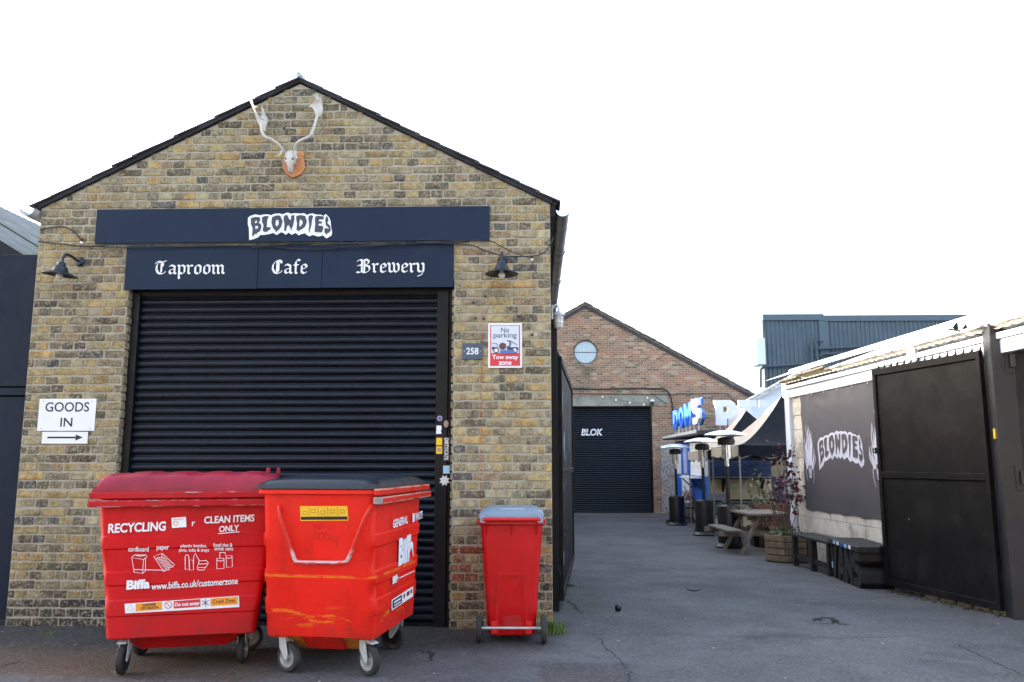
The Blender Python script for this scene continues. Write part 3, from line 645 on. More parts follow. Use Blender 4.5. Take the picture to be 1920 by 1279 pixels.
GL = {
 'T': (5.3, [[(-.2,5.5),(.4,6.5),(1.2,6.9),(2.2,6.4),(3.4,6.6),(4.5,7.3)], [(1.3,6.2),(.5,4.8),(.45,2.6),(1.2,.9),(2.4,.35),(3.6,.7),(4.4,1.7)], [(2.5,6.0),(2.5,1.2)], [(3.1,5.9),(3.1,4.2)]]),
 'C': (5.0, [[(4.2,5.4),(3.7,6.6),(2.8,6.9),(1.6,6.2),(.6,4.8),(.5,2.6),(1.3,.9),(2.6,.3),(3.8,.8),(4.5,1.8)], [(2.3,6.4),(2.3,1.0)], [(2.9,6.3),(2.9,1.2)]]),
 'B': (5.8, [[(-.5,5.9),(.3,6.7),(1.1,6.9),(1.6,6.3),(1.6,.9),(.6,.2),(-.5,.6)], [(-.3,3.6),(.6,4.2),(1.6,3.8)], [(2.6,6.6),(2.6,.7)], [(1.8,6.3),(3.0,7.1),(4.4,6.2),(4.3,5.0),(2.9,4.0),(4.5,3.4),(4.9,2.0),(4.3,.9),(3.0,.1),(1.5,.9)]]),
 'a': (3.6, [[(.2,4.0),(1.0,4.9),(2.5,4.1),(2.5,.9),(3.2,.3)], [(2.5,3.0),(.5,2.2),(.5,1.0),(1.2,.35),(2.5,1.3)]]),
 'p': (3.6, [[(0,4.9),(.6,4.2),(.6,-1.7),(1.0,-2.1)], [(.6,3.9),(1.7,4.9),(2.8,4.0),(2.8,1.1),(1.8,.3),(.6,1.2)]]),
 'r': (2.7, [[(-.1,4.8),(.6,4.2),(.6,.9),(1.3,.3)], [(.7,3.8),(1.6,4.8),(2.3,4.2)]]),
 'o': (3.5, [[(.5,4.0),(1.6,4.9),(2.7,4.0),(2.7,1.1),(1.6,.2),(.5,1.1),(.5,4.0)]]),
 'm': (5.5, [[(-.1,4.8),(.6,4.2),(.6,.9),(1.2,.3)], [(.7,3.8),(1.7,4.8),(2.5,4.0),(2.5,.9),(3.1,.3)], [(2.6,3.8),(3.6,4.8),(4.4,4.0),(4.4,.9),(5.1,.3)]]),
 'f': (2.6, [[(1.5,.2),(.9,.7),(.9,6.0),(1.7,7.2),(2.6,6.5)], [(.0,4.45),(2.0,4.45)]]),
 'e': (3.2, [[(.5,2.3),(2.5,3.2),(2.5,3.9),(1.6,4.9),(.5,4.0),(.5,1.1),(1.5,.2),(2.7,1.1)]]),
 'w': (5.2, [[(-.1,5.2),(.6,4.3),(.6,1.2),(1.4,.3),(2.4,1.2)], [(1.8,5.2),(2.5,4.3),(2.5,1.2),(3.4,.3),(4.4,1.2),(4.4,3.8),(3.7,4.9)]]),
 'y': (3.6, [[(-.1,5.0),(.6,4.2),(.6,1.2),(1.5,.3),(2.7,1.2)], [(2.1,5.0),(2.8,4.2),(2.8,.6),(1.8,-1.3),(.4,-1.7)]])}
def blackletter(word, x0, x1, zb, zt, parent, y):
    mb = MB(); cx = 0; k = 0; quads = []; nv = Vector((math.cos(NIB), math.sin(NIB)))*.5
    for ch in word:
        adv, st = GL[ch]
        for s in st:
            for p, q in zip(s[:-1], s[1:]):
                p = Vector((p[0]+cx, p[1])); q = Vector((q[0]+cx, q[1])); dd = (q-p).normalized()
                thin = abs(dd.x*nv.y - dd.y*nv.x)
                qd = [p-nv, p+nv, q+nv, q-nv]
                if thin < .18:
                    ex = Vector((-dd.y, dd.x))*.16; qd = [p-ex, p+ex, q+ex, q-ex]
                quads.append(qd)
        cx += adv + .25
    X0 = min(p.x for q in quads for p in q); X1 = max(p.x for q in quads for p in q); s = (x1-x0)/(X1-X0)
    top = max(p.y for q in quads for p in q); sz = (zt-zb)/(top - 0.0)
    for i, q in enumerate(quads):
        yy = y - .001 - .00012*(i % 24); mb.add([(x0 + (p.x-X0)*s, yy, zb + p.y*sz) for p in q], [(0, 1, 2, 3)])
    return mb.build('lettering', m_white, parent)
for w, a, c, zb, zt in (('Taproom', 289, 423, 515, 487), ('Cafe', 509, 577, 514, 485), ('Brewery', 667, 796, 512, 484)):
    p = PY(a, zb, -.03); q = PY(c, zt, -.03); blackletter(w, p.x, q.x, p.z, q.z, lb, -.0265)
sc = MB()
for px, py in ((395, 468), (545, 469), (690, 467), (840, 466), (395, 533), (543, 531), (690, 529), (840, 528)):
    p = PY(px, py, -.026); sc.lathe([(.0, 0), (.006, 0), (.006, -.003), (0, -.004)], (p.x, -.0262, p.z), 8, Matrix.Rotation(R(-90), 4, 'X'))
sc.build('screw', m_inkb, lb)
# ------------------------------------------------------------------ antlers
an = thing('antler_mount', 'pale deer skull with palmate antlers on a small orange wooden shield', 'antlers', (0, 0, 0))
Z3 = 6.09
def az(u, v, y=0.0): return PY(450 + u/Z3, 140 + v/Z3, y)
sh = [(530,915),(600,890),(700,890),(745,903),(728,950),(745,1010),(748,1085),(705,1150),(615,1190),(545,1155),(500,1085),(500,1020),(525,965)]
p = MB(); p.prism([sh], lambda u, v, w: (az(u, v).x, -.032 + w, az(u, v).z), .026); p.build('shield', m_plaque, an, bevel=.006, seg=2, merge=True)
# skull as a loft of ellipses running down and forward
sk = MB(); secs = [(612, 905, .03, .020, .05), (612, 935, .048, .040, .06), (612, 985, .056, .052, .065), (614, 1030, .057, .052, .075), (614, 1068, .036, .046, .085), (615, 1100, .026, .040, .085), (616, 1140, .023, .030, .08), (617, 1168, .018, .016, .075)]
rings = []
for u, v_, rx, ry, off in secs:
    c = az(u, v_); rings.append([(c.x + rx*math.cos(2*math.pi*k/14), -.032 - off + ry*math.sin(2*math.pi*k/14), c.z) for k in range(14)])
sk.loft(rings); skull = sk.build('skull', m_bone, an, smooth=60)
for u in (573, 655):
    e = MB(); c = az(u, 1026); e.lathe([(0, -.010), (.010, -.007), (.013, 0), (.010, .007), (0, .010)], (c.x*.85+az(614,1026).x*.15, -.143, c.z), 10, Matrix.Rotation(R(90), 4, 'X')); e.build('eye_socket', m_inkb, skull)
for u, v_ in ((575, 1075), (672, 1065)):
    e = MB(); c = az(u, v_); e.box((c.x, -.11, c.z), (.012, .03, .008), rz=.5); e.build('cheek_bone', m_bone, skull)
def antler(path, radii, palm, tines, yo):
    a = MB(); P = spline([xz0(az(u, v_)) for u, v_ in path], 5); n = len(P)
    dep = lambda t: -.09 - .10*math.sin(min(1, t*1.1)*math.pi*.8)
    a.tube([(q.x, dep(i/(n-1)), q.y) for i, q in enumerate(P)], [radii[0] + (radii[1]-radii[0])*i/(n-1) for i in range(n)], 8)
    for tp, r0 in tines:
        T = spline([xz0(az(u, v_)) for u, v_ in tp], 4); m = len(T)
        a.tube([(q.x, yo - .03*i/(m-1), q.y) for i, q in enumerate(T)], [r0*(1 - .8*i/(m-1)) for i in range(m)], 7)
    cx = sum(q[0] for q in palm)/len(palm)
    a.prism([palm], lambda u, v_, w: (az(u, v_).x, -.155 + w + .0006*abs(u-cx), az(u, v_).z), .022)
    return a.build('antler', m_bone, an, smooth=50, bevel=.0)
antler([(668,935),(672,900),(700,865),(760,830),(850,798),(888,740),(915,640),(928,560),(935,500)], (.016, .013), [(905,540),(898,490),(875,455),(850,428),(808,412),(850,402),(888,370),(918,338),(890,310),(870,287),(895,302),(928,330),(915,298),(905,281),(930,305),(945,335),(955,318),(968,370),(979,440),(968,500),(950,545)], [([(872,770),(890,690),(902,620),(890,570)], .008), ([(672,930),(688,985),(705,1018),(738,1018)], .010)], -.13)
antler([(532,925),(520,895),(480,858),(420,820),(360,800),(325,740),(305,660),(285,600)], (.016, .014), [(265,640),(240,560),(205,470),(170,400),(136,315),(160,288),(180,330),(195,390),(215,420),(268,434),(222,455),(245,500),(290,565),(303,500),(290,415),(312,450),(325,508),(348,540),(350,580),(332,640),(330,700)], [([(365,808),(320,828),(245,840)], .009), ([(530,920),(515,965),(490,995),(456,988)], .011)], -.13)
# ------------------------------------------------------------------ wall lamps
def swan_lamp(px, py, label, tilt, swing):
    p = PY(px, py, 0); t = thing('wall_lamp', label, 'lamp', (p.x, -.012, p.z), swing)
    a = MB(); a.lathe([(.0, 0), (.045, 0), (.045, .012), (.034, .026), (.0, .030)], (0, 0, 0), 18, Matrix.Rotation(R(90), 4, 'X')); a.build('wall_plate', m_lamp, t, smooth=40)
    a = MB(); path = bez((0, -.02, 0), (0, -.13, .035), (0, -.20, .06), (0, -.215, -.02), 10) + [Vector((0, -.215, -.075))]
    a.tube(path, .0125, 10); a.build('arm', m_lamp, t, smooth=40)
    M_ = Matrix.Rotation(tilt, 4, 'Y')
    a = MB(); prof = [(.0, -.050), (.028, -.052), (.034, -.060), (.040, -.088), (.058, -.100), (.062, -.118), (.072, -.140), (.150, -.172), (.152, -.176), (.148, -.174), (.070, -.146), (.055, -.118), (.02, -.10), (0, -.10)]
    a.lathe(prof, (0, -.215, -.0), 32, M_); a.build('shade', m_lamp, t, smooth=35)
    a = MB(); a.lathe([(.0, -.215), (.018, -.211), (.030, -.195), (.031, -.180), (.022, -.160), (.015, -.14), (.015, -.12), (0, -.118)], (0, -.215, 0), 18, M_); a.build('bulb', m_bulb, t, smooth=60)
    return t
swan_lamp(152, 492, 'black swan-neck wall lamp knocked askew above the GOODS IN sign', R(6), R(-13))
swan_lamp(942, 490, 'black swan-neck wall lamp hanging straight above the NO PARKING sign', R(0), R(1))
# ------------------------------------------------------------------ small wall signs
def plate(name, label, cat, q0, q1, mat, th=.006, y0=-.0095, lean=0.0):
    a = PY(*q0, y0); c = PY(*q1, y0); t = thing(name, label, cat, ((a.x+c.x)/2, y0, (a.z+c.z)/2)); t.rotation_euler = (0, lean, 0)
    w, h = abs(c.x-a.x), abs(a.z-c.z); b = MB(); b.lohi((-w/2, -th, -h/2), (w/2, 0, h/2)); b.build('plate', mat, t, bevel=.0015)
    return t, w, h, (lambda off: (lambda u, v: (u, -th-off, v)))
gs, w, h, fs = plate('goods_sign', 'white rectangular plate lettered GOODS IN on the left brick pier', 'sign', (75, 748), (177, 808), m_whitep)
mb = MB(); add_text(mb, 'GOODS', fs(.001), -.385*w, .095*h, .77*w, .30*h, bold=.012); mb.build('lettering', m_inkb, gs)
mb = MB(); add_text(mb, 'IN', fs(.001), -.10*w, -.37*h, .21*w, .28*h, bold=.012); mb.build('lettering', m_inkb, gs)
mb = MB()
for sx in (-1, 1):
    for sz in (-1, 1): mb.lathe([(0, 0), (.006, 0), (.005, -.004), (0, -.005)], (sx*w*.43, -.0062, sz*h*.42), 8, Matrix.Rotation(R(-90), 4, 'X'))
mb.build('screw', m_steel, gs)
ar, w, h, fs = plate('arrow_sign', 'small white plate with a black arrow pointing right below the GOODS IN plate', 'sign', (80, 810), (164, 832), m_whitep)
mb = MB(); mb.sheet([[(-.38*w, -.05*h), (.24*w, -.05*h), (.24*w, -.24*h), (.40*w, .03*h), (.24*w, .28*h), (.24*w, .10*h), (-.38*w, .10*h)]], fs(.001)); mb.build('arrow', m_inkb, ar)
nb, w, h, fs = plate('number_plate', 'grey slate house number plate reading 258 beside the shutter', 'sign', (867, 644), (905, 674), m_slateplate, .012, lean=R(.6))
mb = MB(); add_text(mb, '258', fs(.001), -.30*w, -.20*h, .60*w, .42*h, bold=.02)
for s in (-1, 1): mb.box((s*.40*w, -.0135, 0), (.006, .001, .006))
mb.build('number', m_white, nb)
np_, w, h, fs = plate('parking_sign', 'white framed NO PARKING sign with tow truck picture and red TOW AWAY ZONE panel', 'sign', (915.5, 606.5), (979, 690), m_whitep, .008)
f1 = MB(); f1.lohi((-.44*w, -.0100, -.455*h), (.44*w, -.0085, .455*h)); f1.build('red_border', m_signred, np_)
f1 = MB(); f1.lohi((-.41*w, -.0120, -.17*h), (.41*w, -.0105, .44*h)); f1.build('pale_face', m_signblue, np_)
f4 = fs(.0052); tx = MB(); add_text(tx, 'No', f4, -.12*w, .295*h, .24*w, .105*h, bold=.006); add_text(tx, 'parking', f4, -.34*w, .135*h, .68*w, .155*h, bold=.004); tx.build('lettering', m_ink, np_)
tx = MB(); add_text(tx, 'Tow away', fs(.0032), -.375*w, -.335*h, .76*w, .125*h, bold=.022); add_text(tx, 'zone', fs(.0032), -.19*w, -.435*h, .38*w, .08*h, bold=.022); tx.build('lettering', m_white, np_)
tk = MB(); s_ = w/400.0
def tp(pts): return [((x-200)*s_, (262-y)*s_*h/w/1.315) for x, y in pts]
for q in ([(45,280),(60,280),(110,282),(130,310),(45,312)], [(45,233),(95,233),(98,239),(45,239)], [(90,236),(112,272),(120,275),(98,233)], [(222,270),(245,272),(262,225),(275,228),(258,285),(345,282),(358,300),(358,315),(225,315)], [(222,200),(262,204),(340,250),(340,260),(262,216),(222,212)], [(240,206),(252,206),(272,262),(260,262)]):
    tk.sheet([tp(q)], fs(.0052 + .0003*len(tk.f) % .0012))
for cx_ in (95, 315):
    tk.lathe([(0, 0), (.085*w, 0), (.085*w, -.0006), (0, -.0006)], ((cx_-200)*s_, -.0142, (262-320)*s_*h/w/1.315), 18, Matrix.Rotation(R(-90), 4, 'X'))
tk.build('tow_truck', m_ink, np_)
tk = MB()
for cx_ in (95, 315): tk.lathe([(0, 0), (.055*w, 0), (.055*w, -.0006), (0, -.0006)], ((cx_-200)*s_, -.0150, (262-320)*s_*h/w/1.315), 18, Matrix.Rotation(R(-90), 4, 'X'))
tk.build('wheel_hub', m_white, np_)
st = MB(); st.lathe([(0, 0), (.105*w, 0), (.105*w, -.0008), (0, -.0008)], (-.07*w, -.0165, -.02*h), 20, Matrix.Rotation(R(-90), 4, 'X')); st.build('round_sticker', simple('maroon_sticker', S(92, 60, 66), .5, var=.5, vs=90), np_)
st = MB(); st.box((.07*w, -.0172, -.145*h), (.42*w, .0012, .075*h), ry=R(-1)); st.build('blue_sticker', simple('blue_sticker', S(86, 112, 178), .5, var=.3, vs=80), np_)
# ------------------------------------------------------------------ cables across the facade
def cable(label, pts, r=.006, y=-.04, group=None, name='cable'):
    P = spline([xz0(PY(a, b_, y)) for a, b_ in pts], 8); m = MB()
    m.tube([(q.x, y + .006*math.sin(i*.5), q.y) for i, q in enumerate(P)], r, 6)
    return tag(m.build(name, m_cable, None, smooth=60), label, 'cable', group)
cable('black cable running straight between the two navy signboards', [(72, 453), (110, 457), (160, 462), (240, 458), (420, 457), (620, 456), (760, 455), (855, 455), (880, 453)], .0065, -.045)
cable('black festoon cable sagging from the boards to the right gutter', [(180, 462), (260, 464), (360, 462), (480, 461), (540, 466), (600, 467), (680, 462), (760, 455), (850, 457), (884, 460), (910, 470), (935, 478), (965, 481), (995, 480), (1015, 477), (1030, 462), (1038, 445)], .0055, -.055)
cable('thin black cable drooping from the upper board to the loose lamp holder', [(470, 464), (560, 458), (640, 463), (740, 459), (850, 452), (918, 452), (940, 463), (970, 476), (996, 485)], .0045, -.065)
cable('short black cable arching to a bulb holder on the left pier', [(76, 430), (96, 427), (118, 425), (134, 431), (146, 442), (152, 450)], .006, -.03)
cable('loose cut cable end hanging below the right lamp holder', [(998, 488), (1000, 497), (1003, 505), (1006, 514)], .004, -.02)
def holder(px, py, label):
    p = PY(px, py, -.03); t = thing('lamp_holder', label, 'lamp holder', p)
    m = MB(); m.lathe([(.0, .0), (.010, .0), (.012, .012), (.009, .03), (0, .03)], (0, 0, 0), 12); m.build('socket', m_cable, t, smooth=40)
    m = MB(); m.lathe([(0, -.028), (.012, -.024), (.016, -.012), (.012, .0), (0, .002)], (0, 0, 0), 12); m.build('bulb', m_bulb, t, smooth=60)
holder(153, 453, 'small white festoon bulb hanging on the left pier')
holder(997, 485, 'small white festoon bulb hanging beside the right wall lamp')
# ------------------------------------------------------------------ stickers on the shutter guide
def sticker(label, px0, py0, px1, py1, mat, shape='rect', extra=None):
    y = SY - .0575; a = PY(px0, py0, y); c = PY(px1, py1, y); m = MB(); w, h = c.x-a.x, a.z-c.z; cx_, cz = (a.x+c.x)/2, (a.z+c.z)/2
    if shape == 'rect': m.lohi((a.x, y, c.z), (c.x, y+.001, a.z))
    elif shape == 'torn': m.prism([[(-.5*w, -.5*h), (.5*w, -.45*h), (.34*w, -.1*h), (.5*w, .1*h), (.4*w, .5*h), (-.45*w, .5*h)]], lambda u, v, d: (cx_+u, y+d, cz+v), .001)
    elif shape == 'oval': m.prism([[(.5*w*math.cos(k*.42), .5*h*math.sin(k*.42)) for k in range(15)]], lambda u, v, d: (cx_+u, y+d, cz+v), .001)
    elif shape == 'star': m.prism([[((.5 if k % 2 else .30)*w*math.cos(k*math.pi/8), (.5 if k % 2 else .30)*h*math.sin(k*math.pi/8)) for k in range(16)]], lambda u, v, d: (cx_+u, y+d, cz+v), .001)
    t = thing('sticker', label, 'sticker'); m.build('face', mat, t)
    if extra: extra(t, cx_, cz, w, h, y)
    return t
def ex_ring(t, cx_, cz, w, h, y):
    m = MB(); line2(m, [(cx_ + .36*w*math.cos(k*.3), cz + .36*h*math.sin(k*.3)) for k in range(21)], .003, lambda u, v: (u, y-.001, v), True); m.build('ring', m_white, t)
sticker('round purple sticker at the top of the shutter guide', 819, 779, 830, 790, m_purple, 'oval', ex_ring)
sticker('worn grey brown sticker beside the purple one', 832, 788, 841, 802, m_stgrey, 'oval')
sticker('torn white sticker on the shutter guide', 818, 798, 828, 814, m_white, 'torn')
def ex_y(t, cx_, cz, w, h, y):
    m = MB(); m.lohi((cx_-.3*w, y-.001, cz-.2*h), (cx_+.3*w, y-.0004, cz+.25*h)); m.build('print', m_stgrey, t)
sticker('upper yellow sticker on the shutter guide', 818, 821, 829, 835, m_yellow, 'rect')
sticker('lower yellow sticker with brown print on the shutter guide', 818, 837, 829, 851, m_yellow, 'rect', ex_y)
def ex_dc(t, cx_, cz, w, h, y):
    m = MB(); add_text(m, 'DIRTY/CATS', lambda u, v: (cx_ + v, y-.001, cz - u), -.46*h, -.36*w, .92*h, .72*w, bold=.02); m.build('lettering', m_white, t)
sticker('tall dark sticker lettered DIRTY CATS sideways', 832, 820, 842, 864, m_stgrey if False else simple('dark_brown_sticker', S(84, 72, 72), .6), 'rect', ex_dc)
sticker('pale blue square sticker on the shutter guide', 831, 873, 843, 888, m_stblue, 'rect')
sticker('white star flower sticker on the shutter guide', 823, 890, 844, 912, simple('white_flower_sticker', (.62, .61, .60, 1), .5, var=.25, vs=70), 'star')
# ------------------------------------------------------------------ four-wheeled waste containers
def rrect(hx, hy, r, z, n=4):
    out = []
    for cx_, cy_, a0 in ((hx-r, hy-r, 0), (-hx+r, hy-r, 90), (-hx+r, -hy+r, 180), (hx-r, -hy+r, 270)):
        for k in range(n+1):
            a = R(a0 + 90*k/n); out.append((cx_ + r*math.cos(a), cy_ + r*math.sin(a), z))
    return out
def rrect2(hx, hy, r, z, n=4, m=7):
    c = rrect(hx, hy, r, z, n); out = []; k = n+1
    for s in range(4):
        out += c[s*k:(s+1)*k]; a = Vector(c[s*k+n]); b2 = Vector(c[((s+1)*k) % len(c)])
        out += [tuple(a + (b2-a)*i/(m+1)) for i in range(1, m+1)]
    return out
def dent(p, seed, amp=.007):
    v = Vector(p); q = v*2.3 + Vector((seed*7.3, 0, 0)); f = max(0, min(1, (1.17-v.z)/.1)); return v + Vector((noise.noise(q), noise.noise(q+Vector((3, 9, 4))), 0))*amp*f
ZB, ZT = .255, 1.215
def half(z): k = (z-ZB)/(ZT-ZB); return .49 + .11*k, .376 + .009*k
SW = [(.255, 0), (.395, 0), (.405, .009), (.50, .009), (.512, 0), (.60, 0), (.612, .011), (.69, .011), (.702, 0), (.845, 0), (.857, .011), (.93, .011), (.942, 0), (1.15, 0), (1.215, 0)]
def caster(parent, x, y, yaw, brake):
    c = MB(); c.box((x, y, ZB-.012), (.11, .10, .012)); c.lathe([(0, -.0), (.03, 0), (.03, -.02), (0, -.02)], (x, y, ZB-.018), 12)
    M_ = Matrix.Translation((x, y, 0)) @ Matrix.Rotation(yaw, 4, 'Z'); w = .026
    for s in (-1, 1):
        pts = [(-.03, .232), (.035, .232), (.062, .12), (.056, .085), (.034, .085), (-.02, .16)]
        o = len(c.v); n = len(pts)
        v = [(px_, s*w, pz) for px_, pz in pts] + [(px_, s*(w+.005), pz) for px_, pz in pts]
        c.add(v, [tuple(range(n)), tuple(range(2*n-1, n-1, -1))] + [(k, (k+1) % n, n+(k+1) % n, n+k) for k in range(n)], M_)
    c.add([(-.03, -w, .232), (.035, -w, .232), (.035, w, .232), (-.03, w, .232), (-.03, -w, .227), (.035, -w, .227), (.035, w, .227), (-.03, w, .227)], [(0, 1, 2, 3), (7, 6, 5, 4), (0, 4, 5, 1), (1, 5, 6, 2), (2, 6, 7, 3), (3, 7, 4, 0)], M_)
    if brake: c.add([(.03, -.03, .236), (.10, -.03, .22), (.10, .03, .22), (.03, .03, .236), (.03, -.03, .226), (.10, -.03, .21), (.10, .03, .21), (.03, .03, .226)], [(0, 1, 2, 3), (7, 6, 5, 4), (0, 4, 5, 1), (1, 5, 6, 2), (2, 6, 7, 3), (3, 7, 4, 0)], M_)
    cas = c.build('caster', m_steel, parent, bevel=.0015)
    W_ = M_ @ Matrix.Translation((.044, 0, .1)) @ Matrix.Rotation(R(90), 4, 'X')
    t = MB(); t.lathe([(.068, -.022), (.09, -.022), (.099, -.014), (.100, 0), (.099, .014), (.09, .022), (.068, .022), (.066, 0), (.068, -.022)], (0, 0, 0), 26, W_); t.build('tyre', m_rubber, cas, smooth=40)
    t = MB(); t.lathe([(0, -.024), (.016, -.024), (.018, -.012), (.030, -.006), (.060, -.010), (.068, -.021), (.0685, .0), (.068, .021), (.060, .010), (.030, .006), (.018, .012), (.016, .024), (0, .024)], (0, 0, 0), 22, W_); t.build('rim', m_rim, cas, smooth=40)
def container(label, loc, rz, mbody, mrail, wheels, sump_m, sump_m2):
    t = thing('waste_container', label, 'waste bin', loc, rz)
    b = MB(); b.loft([[dent(p, rz) for p in rrect2(half(z)[0], half(z)[1] + e, .05, z)] for z, e in SW]); body = b.build('body', mbody, t, smooth=35)
    # rim and lifting comb along the front, plain rim behind
    r_ = MB(); hx, hy = half(ZT); r_.loft([rrect(hx+.012, hy+.014, .04, 1.200), rrect(hx+.026, hy+.026, .045, 1.205), rrect(hx+.026, hy+.026, .045, 1.230), rrect(hx+.012, hy+.012, .04, 1.236)]); r_.build('rim', mbody, body, smooth=30)
    for z0, z1, o in ((1.140, 1.186, .058), (1.196, 1.240, .046)):
        q = MB(); q.box((0, -hy - o/2 - .01, (z0+z1)/2), (2*(hx+.045), o, z1-z0)); q.build('lifting_rail', mrail, body, bevel=.007, seg=2)
    # undershell and outlet sump
    q = MB(); q.loft([rrect(.30, .21, .03, .145), rrect(.36, .25, .03, .20), rrect(.46, .325, .03, ZB+.004)]); q.build('sump', sump_m, body, smooth=25)
    q = MB(); q.loft([rrect(.35, .13, .02, .150), rrect(.455, .15, .02, ZB+.002)]); q.build('sump_face', sump_m2, body, smooth=25)
    for sx in (-1, 1):
        for sy in (-1, 1):
            q = MB(); q.box((sx*.40, sy*.285, ZB-.003), (.15, .13, .022)); q.build('corner_bracket', mbody, body, bevel=.004)
    for (x, y, yaw, br) in wheels: caster(t, x, y, yaw, br)
    return t, body
def lid_grid(fz, hx, hy, nx_=48, ny_=24, lip=.045, z0=1.238):
    v = []; f = []
    for j in range(ny_+1):
        for i in range(nx_+1):
            u = -1 + 2*i/nx_; w = -1 + 2*j/ny_; v.append((u*hx, w*hy, z0 + lip + fz(u, w)))
    for j in range(ny_):
        for i in range(nx_): a = j*(nx_+1)+i; f.append((a, a+1, a+nx_+2, a+nx_+1))
    edge = [i for i in range(nx_+1)] + [j*(nx_+1)+nx_ for j in range(1, ny_+1)] + [ny_*(nx_+1)+i for i in range(nx_-1, -1, -1)] + [j*(nx_+1) for j in range(ny_-1, 0, -1)]
    o = len(v); m = len(edge)
    for e in edge: v.append((v[e][0]*1.004, v[e][1]*1.004, z0))
    f += [(edge[(k+1) % m], edge[k], o+k, o+(k+1) % m) for k in range(m)] + [tuple(range(o, o+m))]
    mb = MB(); mb.add(v, f); return mb
def dome1(u, w):
    e = max(0, 1-abs(u)**9)*max(0, 1-abs(w)**7); e = e**.45 if e > 0 else 0
    sm_ = lambda e0, e1, x: (lambda t: t*t*(3-2*t))(max(0, min(1, (x-e0)/(e1-e0))))
    ph = (u*2.5 + .75) % 1.0; l = .011*(sm_(.12, .22, ph) - sm_(.62, .72, ph)) - .005
    side = .10 if abs(u) > .93 or abs(w) > .92 else 1
    return e*(.090 + l*side) if (abs(u) < .955 and abs(w) < .94) else 0.0
def dome2(u, w):
    e = max(0, 1-abs(u)**6)*max(0, 1-abs(w)**5); return .055*e**.5 + .006*(1 if abs(w) < .6 and .1 < abs(u) < .75 else 0)*e
W1 = [(-.38, -.25, R(-98), True), (.39, -.20, R(80), False), (-.38, .25, R(70), False), (.38, .25, R(20), False)]
RZ1 = R(16); L1 = Vector((-2.575, -1.24, 0))
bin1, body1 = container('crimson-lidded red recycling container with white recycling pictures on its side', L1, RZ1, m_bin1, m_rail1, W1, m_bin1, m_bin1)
o = lid_grid(dome1, .628, .415, 64, 32).build('lid', m_lid1, bin1, smooth=50)
for x in (.50, .58):
    q = MB(); q.box((x, .40, 1.372), (.03, .05, .06)); q.build('hinge_lug', m_lid1, o, bevel=.006)
W2_ = [(-.385, .275, R(-116), False), (-.385, -.28, R(-124), True), (.385, -.28, R(75), True), (.385, .28, R(80), False)]
RZ2 = R(82.5); L2 = Vector((-1.435, -1.165, 0))
SC2 = Vector((1, 1.06, 1.022))
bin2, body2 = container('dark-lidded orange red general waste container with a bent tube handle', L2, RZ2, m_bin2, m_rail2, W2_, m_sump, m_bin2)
lid_grid(dome2, .628, .402, 40, 20, lip=.032, z0=1.238).build('lid', m_lid2, bin2, smooth=50)
bin2.scale = SC2
def local(root, rz, p):
    d = Vector(p) - root; c, s = math.cos(rz), math.sin(rz); return Vector((d.x*c + d.y*s, -d.x*s + d.y*c, d.z))
# --- decals on the recycling container's front
nf = Vector((math.sin(RZ1), -math.cos(RZ1), 0)); PF = L1 + nf*.385
def b1(px, py): q = local(L1, RZ1, PL(px, py, PF, nf)); return q.x, q.z
def fr(off): return lambda u, z: (u, -(half(z)[1] + .012 + off), z)
def dtext(parent, mat, s, x0, x1, yb, yt, conv, fn, yb1=None, **k):
    u0, z0 = conv(x0, yb); u1, zr = conv(x1, yb1 if yb1 is not None else yb); _, zt = conv(x0, yt); sl_ = (zr-z0)/(u1-u0)
    m = MB(); v, f = text_mesh(s, u1-u0, zt-z0, **k); m.add([fn(u0+a, z0+b_+a*sl_) for a, b_ in v], f); return m.build('lettering', mat, parent)
D = lambda s, x0, x1, yb, yt, **k: dtext(bin1, m_white, s, x0, x1, yb, yt, b1, fr(.002), **k)
D('RECYCLING', 203, 311, 1000, 982, yb1=995, bold=.03)
D('CLEAN ITEMS', 383, 477, 982, 968.5, yb1=977.5, bold=.025); D('ONLY', 411, 448, 998, 986.5, yb1=995, bold=.02)
m = MB(); line2(m, [b1(409, 1000.5), b1(449, 997)], .005, fr(.002)); m.build('underline', m_white, bin1); 0; D('r', 360, 366, 986, 978, bold=.02)
D('cardboard', 241, 279, 1034, 1025, bold=.012); D('paper', 294, 317, 1033, 1024, bold=.012)
D('plastic bottles,', 339, 388, 1028, 1020, bold=.012); D('pots, tubs & trays', 336, 392, 1036, 1028, bold=.012)
D('food tins &', 400, 436, 1025, 1018, bold=.012); D('drink cans', 402, 437, 1032, 1025, bold=.012)
D('Biffa', 237, 281, 1106, 1088, yb1=1103, bold=.05); D('www.biffa.co.uk/customerzone', 284, 446, 1106, 1093, yb1=1095, bold=.016)
ic = MB(); fi = fr(.002)
def icon(pts, closed=False, w=.004):
    ic = MB(); line2(ic, [b1(170 + x/3.197, 870 + y/3.197) for x, y in pts], w, fi, closed); ic.build('picture_outline', m_white, bin1)
